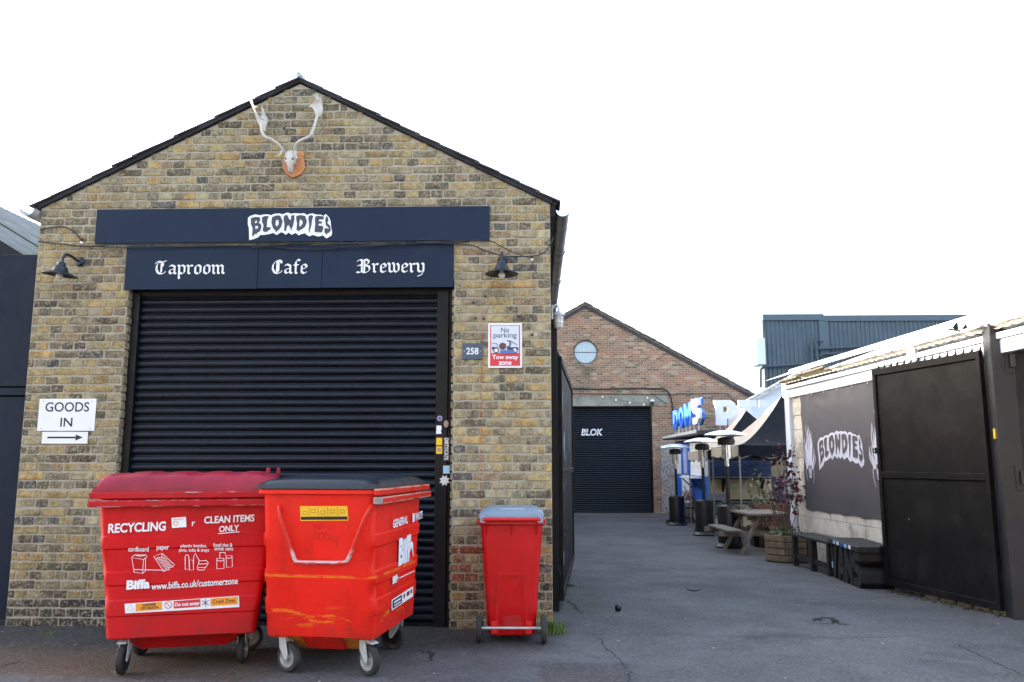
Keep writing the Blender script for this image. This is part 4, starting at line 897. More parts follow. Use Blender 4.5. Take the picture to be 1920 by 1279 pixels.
for q, c in (([(248,560),(262,648),(312,656),(318,572)], True), ([(318,572),(330,560),(330,640),(312,656)], False), ([(248,560),(262,545),(335,545),(340,558),(318,572)], False), ([(262,545),(300,552),(325,548)], False), ([(380,552),(430,535),(505,605),(440,645)], True), ([(430,540),(425,560),(400,560)], False), ([(262,632),(440,636),(475,632)], False),
    ([(567,560),(572,545),(585,545),(590,560),(592,628),(568,632)], True), ([(592,575),(615,575),(618,632),(594,636)], True), ([(618,560),(628,532),(640,560),(650,572),(650,600)], False), ([(618,560),(618,600)], False), ([(650,580),(695,578),(706,592),(690,620),(640,620)], True), ([(640,620),(645,635),(680,635),(688,620)], False), ([(652,600),(700,596)], False),
    ([(757,565),(800,565),(800,625),(757,628)], True), ([(757,575),(778,582),(800,575)], False), ([(775,530),(808,530),(808,545)], False), ([(775,530),(775,562)], False), ([(812,550),(848,548),(850,615),(815,620)], True), ([(812,560),(830,566),(848,558)], False)): icon(q, c)
for k in range(8): icon([(395 + k*7, 566 + k*8.5), (445 + k*7.5, 556 + k*8.5)])
def quad(parent, conv, fn, pts, mat, name):
    m = MB(); m.sheet([[conv(*p) for p in pts]], fn); return m.build(name, mat, parent)
lab = quad(bin1, b1, fr(.0015), [(234, 1132), (448, 1117), (449, 1138), (235, 1150)], m_white, 'warning_label')
for pts, mat in (([(255, 1132), (304, 1128), (304, 1143), (255, 1146)], m_orange), ([(326, 1127), (376, 1123), (376, 1137), (326, 1141)], m_signred), ([(395, 1122), (446, 1118.5), (446, 1133), (395, 1136)], m_orange)): quad(bin1, b1, fr(.003), pts, mat, 'label_panel')
dtext(bin1, m_inkb, 'DANGER', 268, 293, 1137, 1132, b1, fr(.0042), yb1=1135, bold=.03); dtext(bin1, m_inkb, 'OF DEATH', 264, 297, 1143, 1138, b1, fr(.0042), yb1=1141, bold=.03)
dtext(bin1, m_white, 'Do not enter', 328, 375, 1137, 1130, b1, fr(.0042), yb1=1134, bold=.03); dtext(bin1, m_inkb, 'Crush Zone', 399, 441, 1132, 1124, b1, fr(.0042), yb1=1129, bold=.006)
m = MB(); line2(m, [b1(245 + 7*math.cos(a), 1140 + 7*math.sin(a)) for a in (-1.57, .5, 2.64)], .004, fr(.003), True); m.build('warning_triangle', m_orange, bin1)
m = MB(); line2(m, [b1(316 + 6.5*math.cos(k*.4), 1134 + 6.5*math.sin(k*.4)) for k in range(16)], .004, fr(.003), True); line2(m, [b1(312, 1130), b1(321, 1139)], .004, fr(.0034)); m.build('no_entry_ring', m_signred, bin1)
m = MB(); line2(m, [b1(379, 1126), b1(392, 1134)], .004, fr(.003)); line2(m, [b1(379, 1134), b1(392, 1125)], .004, fr(.0034)); line2(m, [b1(385, 1123), b1(386, 1137)], .004, fr(.0038)); m.build('crush_mark', m_inkb, bin1)
st = quad(bin1, b1, fr(.002), [(322, 971), (349, 969), (350, 988), (323, 990)], m_white, 'collection_sticker')
m = MB(); line2(m, [b1(330 + 4*math.cos(k*.5), 981 + 4*math.sin(k*.5)) for k in range(13)], .006, fr(.0035), True); line2(m, [b1(325, 974), b1(345, 973)], .005, fr(.0035)); m.build('sticker_print', m_orange, bin1)
# --- the general waste container: label, handle and tag on its end, lettering on its side
ne = Vector((math.cos(RZ2), math.sin(RZ2), 0)); PE = L2 - ne*.585
def b2e(px, py): q = local(L2, RZ2, PL(px, py, PE, ne)); return -q.y/SC2.y, q.z/SC2.z
def en(off): return lambda w, z: (-(half(z)[0] + off), -w, z)
ns = Vector((math.sin(RZ2), -math.cos(RZ2), 0)); PS = L2 + ns*.39*SC2.y
def b2f(px, py): q = local(L2, RZ2, PL(px, py, PS, ns)); return q.x, q.z/SC2.z
quad(bin2, b2e, en(.002), [(563, 949), (652, 949), (653, 976), (563, 977)], m_yellow, 'yellow_label')
quad(bin2, b2e, en(.003), [(564, 969), (651, 968.5), (652, 974.5), (564, 975)], m_inkb, 'label_band')
m = MB()
for k, x in enumerate((580, 597, 615, 633)): line2(m, [b2e(x, 951), b2e(x, 967)], .0025, en(.0032))
for x, y in ((572, 962), (588, 958), (606, 961), (624, 959), (642, 959)): line2(m, [b2e(x-4, y-3), b2e(x+4, y-3), b2e(x+4, y+3), b2e(x-4, y+3)], .003, en(.0034), True)
m.build('label_print', simple('ochre_print', S(120, 86, 24), .6), bin2)
hp = [(524, 950), (529, 968), (540, 1005), (550, 1040), (553, 1049), (560, 1054), (600, 1055), (643, 1055), (651, 1051), (656, 1042), (672, 1005), (688, 968), (696, 951)]
h3 = []
for i, p in enumerate(hp):
    w, z = b2e(*p); off = .006 if i in (0, len(hp)-1) else .038; h3.append((-(half(z)[0] + off), -w, z))
m = MB(); m.tube(spline(h3, 4), .0125, 10); m.build('handle', bin_material('worn_handle_paint', (.62, .03, .02, 1), (.55, .52, .50, 1), [(.78, .07, .42)], .8), bin2, smooth=50)
for p in (hp[0], hp[-1]):
    w, z = b2e(*p); m = MB(); m.box((-(half(z)[0] + .008), -w, z), (.012, .03, .03)); m.build('handle_mount', m_bin2, bin2, bevel=.003)
m = MB()
def scrib(pts, w=.0022): line2(m, [tuple(b2e(480 + x/3.126, 870 + y/3.126)) for x, y in pts], w, en(.0025 + .0002*(len(m.f) % 5)))
scrib([(335,352),(345,375),(338,390),(352,360),(368,350),(372,380),(360,388),(380,352),(392,350),(390,380),(400,362),(412,372),(425,380),(440,384)]); scrib([(340,410),(332,440),(350,448),(362,415),(352,400),(340,410)]); scrib([(372,405),(364,440),(382,455),(394,420),(384,402),(372,405)]); scrib([(404,405),(396,445),(410,458),(420,430),(410,404),(404,405)]); scrib([(420,445),(440,438),(455,450),(472,432),(464,470),(462,500)]); scrib([(440,452),(470,456)])
scrib([(155,190),(175,200),(168,230),(190,210),(212,206),(200,240)], .0015); scrib([(180,240),(205,235),(190,262),(205,285)], .0015)
m.build('marker_scribble', m_marker, bin2)
D2 = lambda s, x0, x1, yb, yt, mat=m_white, **k: dtext(bin2, mat, s, x0, x1, yb, yt, b2f, lambda u, z: (u, -(half(z)[1] + .014), z), **k)
D2('GENERAL', 735, 763, 991, 975, yb1=981, bold=.03); D2('WASTE', 777, 790.5, 977, 962, yb1=972, bold=.03)
quad(bin2, b2f, lambda u, z: (u, -(half(z)[1] + .013), z), [(772, 963), (776, 962), (776, 978), (772, 979.5)], m_white, 'waste_symbol')
D2('Biffa', 746, 774, 1063, 1010, yb1=1049, bold=.06); D2('Biffa', 735.5, 746, 1096, 1081, yb1=1090, bold=.06)
m = MB(); line2(m, [b2f(748, 1084), b2f(777, 1070)], .007, lambda u, z: (u, -(half(z)[1] + .014), z)); m.build('small_print', m_white, bin2)
fs2 = lambda off: (lambda u, z: (u, -(half(z)[1] + .012 + off), z))
quad(bin2, b2f, fs2(.002), [(734, 1125), (774, 1099), (774, 1118), (734, 1145)], m_white, 'side_label')
quad(bin2, b2f, fs2(.003), [(735.5, 1126.5), (753, 1115), (753, 1130), (735.5, 1142)], m_inkb, 'label_panel')
m = MB()
for x0, x1 in ((756, 758.5), (762, 767), (769, 772)): line2(m, [b2f(x0, 1118.5 - (x0-756)*.66), b2f(x1, 1118.5 - (x1-756)*.66)], .03, fs2(.0035))
m.build('label_mark', m_marker, bin2)
m = MB(); line2(m, [b2f(738, 1130), b2f(751, 1121.5)], .012, fs2(.004)); line2(m, [b2f(738, 1136), b2f(751, 1127.5)], .008, fs2(.004)); m.build('label_print', m_white, bin2)
# bare scuffed metal on the rail end
q = MB(); q.box((-.637, -.424, 1.163), (.022, .062, .048)); q.build('scuffed_rail_end', m_scuffgrey, bin2, bevel=.006)

# ------------------------------------------------------------------ two-wheeled bin
wb = thing('wheelie_bin', 'grey-lidded red wheelie bin standing with its wheels outward against the brick pier', 'wheelie bin', (-.212, -.335, 0), R(1))
b = MB(); secs = [(.055, .185, .19), (.075, .195, .20), (.30, .212, .225), (.60, .232, .252), (.90, .252, .282), (.95, .256, .286)]
b.loft([rrect(hx, hy, .045, z) for z, hx, hy in secs]); body = b.build('body', m_wheelie, wb, smooth=35)
fb = lambda z: -(.20 + (z-.075)/.825*.082)
q = MB(); q.loft([rrect(.268, .30, .05, .935), rrect(.278, .31, .05, .945), rrect(.278, .31, .05, .985), rrect(.27, .302, .05, .992)]); q.build('rim', m_wheelie, body, smooth=30)
q = MB(); q.tube([(-.235, -.335, .985), (-.08, -.338, .985), (.08, -.338, .985), (.235, -.335, .985)], .017, 10); q.build('handle_bar', m_wheelie, body, smooth=40)
for x in (-.205, 0, .205):
    q = MB(); q.add([(x-.005, -.29, .945), (x+.005, -.29, .945), (x+.005, -.275, .85), (x-.005, -.275, .85), (x-.005, -.335, .955), (x+.005, -.335, .955)], [(0, 1, 2, 3), (4, 5, 1, 0), (4, 3, 2, 5), (0, 3, 4), (1, 5, 2)]); q.build('gusset', m_wheelie, body)
# raised A-shaped back panel
for pts in ([(-.115, .09), (-.145, .09), (-.105, .545), (-.085, .525)], [(.115, .09), (.145, .09), (.105, .545), (.085, .525)], [(-.105, .545), (.105, .545), (.085, .525), (-.085, .525)]):
    q = MB(); q.prism([pts], lambda u, v, w: (u, fb(v) - .010 + w, v), .012); q.build('back_panel_rib', m_wheelie, body)
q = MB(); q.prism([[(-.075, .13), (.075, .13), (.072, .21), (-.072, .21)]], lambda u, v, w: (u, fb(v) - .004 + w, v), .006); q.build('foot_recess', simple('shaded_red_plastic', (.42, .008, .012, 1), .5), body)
for x in (-.14, .14):
    q = MB(); q.box((x, -.205, .115), (.06, .05, .10)); q.build('axle_bracket', m_wheelie, body, bevel=.006)
q = MB(); q.tube([(-.25, -.225, .115), (.25, -.225, .115)], .011, 10); q.build('axle', m_steel, wb, smooth=40)
for s in (-1, 1):
    M_ = Matrix.Rotation(R(90), 4, 'Y'); q = MB()
    q.lathe([(.0, -.02), (.03, -.02), (.075, -.012), (.085, -.024), (.106, -.022), (.112, 0), (.106, .022), (.085, .024), (.075, .012), (.03, .02), (0, .02)], (s*.262, -.225, .113), 28, M_); q.build('wheel', m_rubber, wb, smooth=35)
def ld(u, w): e = max(0, 1-abs(u)**5)*max(0, 1-abs(w)**5); return .042*e**.45 + (.012 if abs(u) < .8 and abs(w) < .8 else 0)
lidm = lid_grid(ld, .268, .325, 28, 28, lip=.022, z0=1.0); o = lidm.build('lid', m_greylid, wb, smooth=55)
for x in (-.235, .235):
    q = MB(); q.add([(x-.022, -.328, 1.03), (x+.022, -.328, 1.03), (x+.026, -.352, .958), (x-.026, -.352, .958), (x-.02, -.25, 1.05), (x+.02, -.25, 1.05), (x+.02, -.318, .975), (x-.02, -.318, .975)], [(0, 1, 2, 3), (4, 5, 1, 0), (7, 6, 5, 4), (3, 2, 6, 7), (0, 3, 7, 4), (1, 5, 6, 2)]); q.build('lid_hinge', m_greylid, o, bevel=.008, seg=2)
q = MB(); q.lohi((-.09, -.26, 1.0655), (.11, -.20, 1.0690)); q.build('lid_label', m_whitep, o)
# ------------------------------------------------------------------ left neighbour
hd = thing('navy_hoarding', 'tall navy painted hoarding joining the left corner of the brick unit', 'hoarding')
for z0, z1, dy in ((0.06, 2.052, 0), (2.066, 2.135, -.012), (2.15, 3.42, 0)):
    q = MB(); q.lohi((-8.5, .045 + dy, z0), (XL - .012, .09, z1)); q.build('panel', m_hoard, hd, bevel=.003)
q = MB(); q.lohi((-8.5, .03, -.05), (XL-.012, .10, .055)); q.build('base_board', m_verge, hd)
ms = thing('corrugated_shed', 'low shed with a mossy corrugated roof showing above the navy hoarding', 'shed')
q = MB(); v = []; f = []; ny = 150; eave = Vector((XL-.16, 0, 3.30)); sl_ = .60
for j in range(ny+1):
    y = .45 + 7.5*j/ny; zc = .024*math.sin(j*math.pi/1.5)
    for k in range(3): x = eave.x - 3.6*k/2; v.append((x, y, eave.z + (eave.x-x)*sl_ + zc))
for j in range(ny):
    for k in range(2): f.append((j*3+k, j*3+k+1, (j+1)*3+k+1, (j+1)*3+k))
q.add(v, f); q.build('roof', m_moss, ms, smooth=60)
q = MB(); q.beam((eave.x+.02, .40, eave.z+.0), (eave.x-3.4, .40, eave.z+3.4*sl_), .03, .10); q.beam((eave.x+.02, .43, eave.z+.22), (eave.x-3.4, .43, eave.z+.22+3.4*sl_), .02, .012); q.build('verge_trim', m_verge, ms)
q = MB(); q.lohi((-8.4, .5, -.1), (eave.x-.06, 7.9, 3.2)); q.build('wall', m_hoard, ms)
q = MB(); q.prism([[(eave.x-.06, 3.0), (eave.x-.06, eave.z), (-8.4, eave.z + (eave.x+8.4)*sl_*.97 - .03), (-8.4, 3.0)]], lambda u, v_, d: (u, .47+d, v_), .05); q.build('gable', m_hoard, ms)
# ------------------------------------------------------------------ left gate leaf with spikes, post, bulkhead lamp
def gate_leaf(label, A, B, z0, z1, side, mid, nsp, scuffs=(), spike_side=0):
    A = Vector((A[0], A[1], 0)); B = Vector((B[0], B[1], 0)); d = B - A; L = d.length; ang = math.atan2(d.y, d.x)
    t = thing('gate_leaf', label, 'gate', A, ang)       # local x along the leaf, local y*side faces the viewer
    s = side
    for nm, a, c in (('stile', (0, 0, z0), (.055, .05, z1)), ('stile', (L-.055, 0, z0), (L, .05, z1)), ('rail', (.055, 0, z1-.075), (L-.055, .05, z1)), ('rail', (.055, 0, z0), (L-.055, .05, z0+.07)), ('rail', (.055, 0, mid-.035), (L-.055, .048, mid+.035))):
        q = MB(); q.lohi((a[0], s*a[1], a[2]), (c[0], s*c[1], c[2])); q.build(nm, m_gate, t, bevel=.003)
    for a, c in ((z0+.07, mid-.035), (mid+.035, z1-.075)):
        q = MB(); q.lohi((.055, s*.008, a), (L-.055, s*.030, c)); q.build('panel', m_gate, t)
    q = MB(); n = 26
    for k in range(n):
        x = .03 + (L-.06)*k/(n-1); q.lathe([(0, .0), (.007, .0), (.006, .003), (0, .004)], (x, s*.05, z1-.035 if k % 2 else mid), 6, Matrix.Rotation(R(-90*s), 4, 'X'))
    q.build('bolt', m_gate, t)
    for k in range(nsp):
        x = .05 + (L-.1)*k/(nsp-1); q = MB(); h = .075
        q.add([(x-.040, 0, z1-.002), (x+.02, 0, z1-.002), (x+.02, s*.02, z1-.002), (x-.040, s*.02, z1-.002), (x-.044+rnd.uniform(-.008, .008), s*.01, z1+h), (x-.026, 0, z1+.014), (x-.026, s*.02, z1+.014)], [(0, 3, 2, 1), (0, 1, 5), (0, 5, 4), (3, 4, 6), (3, 6, 2), (0, 4, 3), (5, 1, 2, 6), (4, 5, 6)])
        q.build('spike', m_gate, t)
    for x, z, w, h in scuffs:
        q = MB(); pts = [(x + w*.5*math.cos(a)*rnd.uniform(.5, 1.1), z + h*.5*math.sin(a)*rnd.uniform(.5, 1.1)) for a in frange(0, 5.9, .55)]
        q.sheet([pts], lambda u, v_: (u, s*.0315, v_)); q.build('bare_patch', m_stblue, t)
    return t, L
a = G(1048, 1140); b_ = G(1071, 1066)
gl, L = gate_leaf('open black steel gate leaf with spikes folded back beside the brick unit', a, b_, .05, 2.56, -1, 1.34, 22, [(.55, 2.12, .07, .32), (.9, 1.68, .22, .35), (1.0, 1.50, .10, .10), (.6, 1.18, .06, .14), (1.15, 1.2, .06, .12), (1.0, .62, .08, .05), (1.5, .66, .05, .06), (.55, .42, .10, .22), (2.4, 1.75, .05, .25)])
gp = thing('gate_post', 'slim black gate post against the right corner of the brick unit', 'post', (.186, .98, 0))
q = MB(); q.lohi((-.034, -.034, -.1), (.034, .034, 2.92)); q.build('post', m_black, gp, bevel=.004)
q = MB(); q.lohi((-.04, -.06, .10), (.055, -.036, .42)); q.tube([(.02, -.06, .12), (.05, -.075, .2), (.05, -.075, .34), (.02, -.06, .40)], .008, 6); q.build('drop_bolt', m_black, gp)
bl = thing('bulkhead_lamp', 'caged grey bulkhead lamp on a bracket at the corner of the brick unit', 'lamp', (.238, .90, 2.93))
q = MB(); q.tube(bez((-.06, 0, .10), (-.04, 0, .15), (.0, 0, .15), (.0, 0, .06), 8), .010, 8); q.lohi((-.075, -.03, -.02), (-.06, .03, .13)); q.build('bracket', m_gutterl, bl)
q = MB(); q.lathe([(0, .07), (.02, .07), (.03, .055), (.06, .035), (.062, .02), (0, .02)], (0, 0, 0), 20); q.build('cap', m_gutterl, bl, smooth=40)
q = MB(); q.lathe([(0, -.115), (.02, -.112), (.036, -.095), (.040, -.05), (.040, .02), (0, .02)], (0, 0, 0), 18); q.build('glass', m_bulb, bl, smooth=50)
q = MB()
for k in range(6):
    c, s = math.cos(k*math.pi/3), math.sin(k*math.pi/3); q.tube([(.048*c, .048*s, .02), (.05*c, .05*s, -.06), (.04*c, .04*s, -.105), (0, 0, -.128)], .003, 5)
for z in (-.01, -.06): q.tube([(.05*math.cos(k*.42), .05*math.sin(k*.42), z) for k in range(16)], .003, 5)
q.build('cage', m_steel, bl)
# ------------------------------------------------------------------ rear red brick unit
YB = 22.4
rb = thing('rear_brick_unit', 'red brick gabled unit with round window and black shutter at the end of the yard', 'building')
RX0, RX1, RXP, RZP, REV = -4.17, 7.86, 1.83, 7.13, 3.74
sx0, sx1, sz = -.55, 4.20, 3.45
w = MB(); ring = [(1.825 + .45*math.cos(k*math.pi/16), 5.45 + .45*math.sin(k*math.pi/16)) for k in range(32)]
w.prism([[(RX0, -1), (sx0, -1), (sx0, sz), (sx1, sz), (sx1, -1), (RX1, -1), (RX1, REV), (RXP, RZP), (RX0, REV)], ring], lambda u, v, d: (u, YB+d, v), .3)
w.build('gable_wall', m_rear, rb)
q = MB(); q.lohi((RX1-.3, YB+.302, -1), (RX1, 40, REV)); q.lohi((RX0, YB+.302, -1), (RX0+.3, 40, REV)); q.build('side_walls', m_rear, rb)
tile = MB(); tile.box((0, 0, 0), (.36, .30, .035)); tme = tile.mesh('verge_tile', bevel=.006); tme.materials.append(m_rtile)
for s, xe in ((-1, RX0), (1, RX1)):
    a = Vector((xe + s*.12, 0, REV - .02)); c = Vector((RXP, 0, RZP+.06)); slope = math.atan2(c.z-a.z, abs(c.x-a.x))
    q = MB(); q.add([(a.x, YB-.05, a.z), (c.x, YB-.05, c.z), (c.x, 40, c.z), (a.x, 40, a.z), (a.x, YB-.05, a.z+.08), (c.x, YB-.05, c.z+.08), (c.x, 40, c.z+.08), (a.x, 40, a.z+.08)], [(0, 1, 2, 3), (4, 7, 6, 5), (0, 4, 5, 1), (2, 6, 7, 3), (0, 3, 7, 4), (1, 5, 6, 2)])
    rf = q.build('roof', m_rtile, rb); n = 24
    for k in range(n):
        p = a + (c-a)*((k+.5)/n); o = put('verge_tile', tme, None, rf, (p.x, YB+.02+rnd.uniform(-.02, .02), p.z+.11+rnd.uniform(-.01, .012))); o.rotation_euler = (0, s*(slope-.06)+rnd.uniform(-.03, .03), 0)
    q = MB(); q.beam((a.x, YB-.035, a.z-.03), (c.x, YB-.035, c.z-.03), .05, .10); q.build('barge_board', m_slate, rb)
for k in range(30):
    a = 2*math.pi*(k+.5)/30; q = MB(); q.box((0, 0, 0), (.085, .03, .21)); o = q.build('arch_brick', m_rear, rb, bevel=.006); o.location = (1.825 + .565*math.cos(a), YB-.004, 5.45 + .565*math.sin(a)); o.rotation_euler = (0, math.pi/2 - a, 0)
wd = MB(); v = [(1.825 + r_*math.cos(k*math.pi/20), YB + y_, 5.45 + r_*math.sin(k*math.pi/20)) for r_, y_ in ((.448, .05), (.405, .05), (.405, .10), (.448, .10)) for k in range(40)]
wd.add(v, [(j*40+k, j*40+(k+1) % 40, ((j+1) % 4)*40+(k+1) % 40, ((j+1) % 4)*40+k) for j in range(4) for k in range(40)]); win = wd.build('window', m_frame, rb, smooth=40)
for s in (1, -1):
    q = MB(); q.prism([[(.404*math.cos(s*k*math.pi/16), s*.012 + .392*math.sin(s*k*math.pi/16)) for k in range(17)]], lambda u, v_, d: (1.825+u, YB+.08+d, 5.45+v_), .01); q.build('pane', m_glass, win)
q = MB(); q.lohi((1.825-.405, YB+.06, 5.44), (1.825+.405, YB+.10, 5.46)); q.build('glazing_bar', m_frame, win)
q = MB(); q.lohi((-1.13, YB-.03, 3.452), (4.78, YB-.003, 3.87)); q.build('lintel', m_concrete, rb, bevel=.01)
q = MB(); v = []; f = []; n = 50
for k in range(n*4+1):
    z = -.36 + (sz+.36)*k/(n*4); y = YB + .16 - .022*abs(math.sin(k*math.pi/4))**.7; v += [(sx0+.06, y, z), (sx1-.06, y, z)]
for k in range(n*4): f.append((2*k, 2*k+1, 2*k+3, 2*k+2))
q.add(v, f); sh2 = q.build('roller_shutter', m_shutter, rb, smooth=50)
for x in (sx0, sx1-.07):
    q = MB(); q.lohi((x, YB+.09, -.4), (x+.07, YB+.2, sz)); q.build('guide_rail', m_black, sh2)
p = PY(1090, 817, YB+.12); p2 = PY(1130, 804, YB+.12); m = MB()
add_text(m, 'BLOK', lambda u, v_: (u, YB+.128, v_), p.x, p.z, p2.x-p.x, p2.z-p.z, bold=.035, shear=.15); lt = m.build('lettering', m_white, rb)
m = MB(); m.lohi((p.x+.05, YB+.122, (p.z+p2.z)/2-.03), (p.x+.33, YB+.126, (p.z+p2.z)/2-.012)); m.lohi((p.x+.42, YB+.122, (p.z+p2.z)/2+.0), (p2.x, YB+.126, (p.z+p2.z)/2+.018)); m.build('letter_slit', m_shutter, rb)
def rcable(label, pts, r=.02, y=None):
    P = spline([xz0(PY(a_, c_, YB)) for a_, c_ in pts], 6); m = MB(); m.tube([(k.x, (y or YB-.06), k.y) for k in P], r, 6); return tag(m.build('wall_cable', m_cable, None, smooth=60), label, 'cable')
rcable('thick black conduit bending down the red brick wall beside the lintel', [(1069, 729), (1120, 730), (1180, 729), (1230, 729), (1247, 731), (1256, 742), (1260, 760), (1261, 780), (1265, 791), (1276, 794), (1284, 794)], .024)
rcable('thin black cable pinned along the red brick wall above the lintel', [(1069, 738), (1140, 739), (1220, 740), (1300, 739), (1358, 738), (1372, 748), (1384, 762)], .013)
rcable('slack cable crossing the lintel corner', [(1219, 737), (1230, 745), (1240, 752), (1250, 758)], .012, YB-.10)
rcable('string of little bulbs sagging along the concrete lintel', [(1085, 744), (1130, 742), (1155, 749), (1181, 754), (1207, 758), (1222, 760)], .006, YB-.12)
for px, py in ((1130, 744), (1155, 750), (1181, 755), (1207, 758.5), (1214, 746)):
    p = PY(px, py, YB-.12); q = MB(); q.lathe([(0, -.05), (.03, -.04), (.035, 0), (.015, .04), (0, .045)], p, 8); tag(q.build('string_bulb', m_bulb, None, smooth=60), 'small white bulb on the string along the lintel', 'bulb', 'bulbs along the rear lintel')
sc_ = thing('security_camera', 'small white dome camera at the corner of the rear shutter', 'camera', PY(1223, 753, YB-.1))
q = MB(); q.lathe([(0, .08), (.07, .07), (.08, .0), (0, 0)], (0, 0, 0), 12); q.build('dome', m_whitep, sc_, smooth=50)
q = MB(); q.lathe([(0, 0), (.06, 0), (.06, -.12), (0, -.12)], (0, 0, 0), 12); q.build('mount', m_inkb, sc_, smooth=40)
# ------------------------------------------------------------------ food kiosk
KX, KY = 4.5, 14.4
ks = thing('food_kiosk', 'blue and white chequered timber kiosk with sign letters on its roof', 'kiosk')
q = MB(); q.lohi((KX+.03, KY+.03, -.5), (9, 19.6, 2.10)); q.build('wall', m_knavy, ks)
def kp(a, c, mat): q = MB(); q.lohi(a, c); return q.build('panel', mat, ks, bevel=.006)
g0 = -.25
for y0, y1, mt, mb_ in ((19.55, 18.40, m_kwhite, m_kblue), (18.38, 16.88, m_kblue, m_kwhite), (16.86, KY, m_kwhite, m_kblue)):
    for j in range(4): kp((KX, y0-.003, 1.06+.25*j+.002), (KX+.028, y1+.003, 1.06+.25*(j+1)-.002), mt)
    for j in range(5): kp((KX, y0-.003, g0-.04+.27*j+.002), (KX+.028, y1+.003, g0-.04+.27*(j+1)-.002), mb_)
q = MB(); q.lohi((KX-.012, 17.9, 1.10), (KX-.003, 17.35, 1.95)); q.build('menu_board', simple('lilac_menu', S(170, 176, 222), .5, var=.35, vs=30), ks)
xr = PY(1445, 870, KY).x
for a, c, mt, mb_ in ((KX, xr, m_knavy, m_kcream), (xr, 8.9, m_ktan, m_knavy)):
    for j in range(7): kp((a+.003, KY, 1.06+.145*j+.0015), (c-.003, KY+.028, 1.06+.145*(j+1)-.0015), mt)
    for j in range(9): kp((a+.003, KY, g0+.145*j+.0015), (c-.003, KY+.028, g0+.145*(j+1)-.0015), mb_)
q = MB(); q.lohi((KX-.0, KY-.32, 1.005), (xr-.1, KY-.003, 1.045)); shf = q.build('counter', m_darkwood, ks, bevel=.004)
for x in (KX+.35, KX+1.35):
    q = MB(); q.lohi((x, KY-.03, .68), (x+.05, KY-.003, 1.0)); q.beam((x+.025, KY-.03, .72), (x+.025, KY-.28, .99), .04, .03); q.build('bracket', m_black, shf)
q = MB(); q.lohi((KX-.34, 15.0, 1.00), (KX-.003, 16.8, 1.035)); shf = q.build('counter', m_kwhite, ks, bevel=.004)
for y in (15.3, 16.5):
    q = MB(); q.beam((KX-.03, y, .72), (KX-.30, y, .98), .04, .03); q.build('bracket', m_black, shf)
q = MB(); q.add([(KX-.30, KY-.25, 2.16), (9.1, KY-.25, 2.30), (9.1, 20.1, 2.30), (KX-.30, 20.1, 2.16), (KX-.30, KY-.25, 2.26), (9.1, KY-.25, 2.40), (9.1, 20.1, 2.40), (KX-.30, 20.1, 2.26)], [(0, 3, 2, 1), (4, 5, 6, 7), (0, 1, 5, 4), (1, 2, 6, 5), (2, 3, 7, 6), (3, 0, 4, 7)]); q.build('roof', m_felt, ks)
q = MB(); q.lohi((KX-.32, KY-.2, 2.20), (KX-.302, 20.0, 2.28)); q.build('gutter', m_gutterl, ks)
for x in (5.0, 6.1):
    q = MB(); q.lohi((x, KY-.05, 1.74), (x+.10, KY-.003, 1.82)); q.build('yellow_lamp', m_orange, ks)
# roof letters: blue name along the side, white capitals facing the gate
nm = thing('name_letters', 'blue cut-out roof letters of the kiosk name with its sunlit S coloured white', 'sign letters')
def block_letter(par, poly, fn, mat, d, nmn='letter'): q = MB(); q.prism(poly, fn, d); return q.build(nmn, mat, par, bevel=.01)
LET = {'D': [[(0,0),(.6,0),(.95,.3),(.95,.75),(.6,1),(0,1)], [(.32,.25),(.55,.25),(.64,.4),(.64,.65),(.55,.76),(.32,.76)]], 'O': [[(.3,0),(.7,0),(1,.3),(1,.7),(.7,1),(.3,1),(0,.7),(0,.3)], [(.42,.26),(.58,.26),(.68,.4),(.68,.62),(.58,.75),(.42,.75),(.32,.62),(.32,.4)]], 'M': [[(0,0),(.3,0),(.3,.5),(.5,.2),(.7,.5),(.7,0),(1,0),(1,1),(.7,1),(.5,.66),(.3,1),(0,1)]], 'A': [[(.05,.62),(.35,.62),(.65,1.1),(.3,1.1)]], 'S': [[(0,0),(.7,0),(1,.2),(1,.45),(.75,.6),(.35,.66),(.4,.74),(.95,.74),(.95,1),(.3,1),(0,.85),(0,.6),(.25,.45),(.65,.38),(.6,.27),(0,.27)]]}
for ch, y0, y1, z0, z1, mt in (('D', 18.0, 17.1, 2.42, 3.00), ('O', 17.0, 16.2, 2.44, 3.02), ('M', 16.1, 15.0, 2.46, 3.08), ('A', 15.0, 14.75, 2.50, 3.08), ('S', 14.85, 14.0, 2.44, 3.10)) and [(c_, a_, b2_, z0_, z1_, m_kwhite if c_ in 'SA' else m_kblue) for c_, a_, b2_, z0_, z1_ in (('D', 18.0, 17.1, 2.42, 3.00), ('O', 17.0, 16.2, 2.44, 3.02), ('M', 16.1, 15.0, 2.46, 3.08), ('A', 15.0, 14.75, 2.50, 3.08), ('S', 14.85, 14.0, 2.44, 3.10))]:
    block_letter(nm, LET[ch], lambda u, v_, d: (KX-.28+d, y0 + (y1-y0)*u, z0 + (z1-z0)*v_), mt, .10)  # sunlight on the S is painted in as a white face
    if ch in 'SA': block_letter(nm, LET[ch], lambda u, v_, d: (KX-.17+d, y0 + .05 + (y1-y0-.1)*u, z0 - .03 + (z1-z0+.06)*v_), m_kblue, .05, 'letter_back')
q = MB()
for y in frange(14.2, 17.8, .6): q.beam((KX-.24, y, 2.22), (KX-.24, y, 2.5), .03, .03)
q.build('letter_stand', m_gutterl, nm)
wl_ = thing('roof_capitals', 'big white capital letters standing on the kiosk roof behind the canopies', 'sign letters')
fz_ = lambda u, v_, d: (u, 14.75+d, v_)
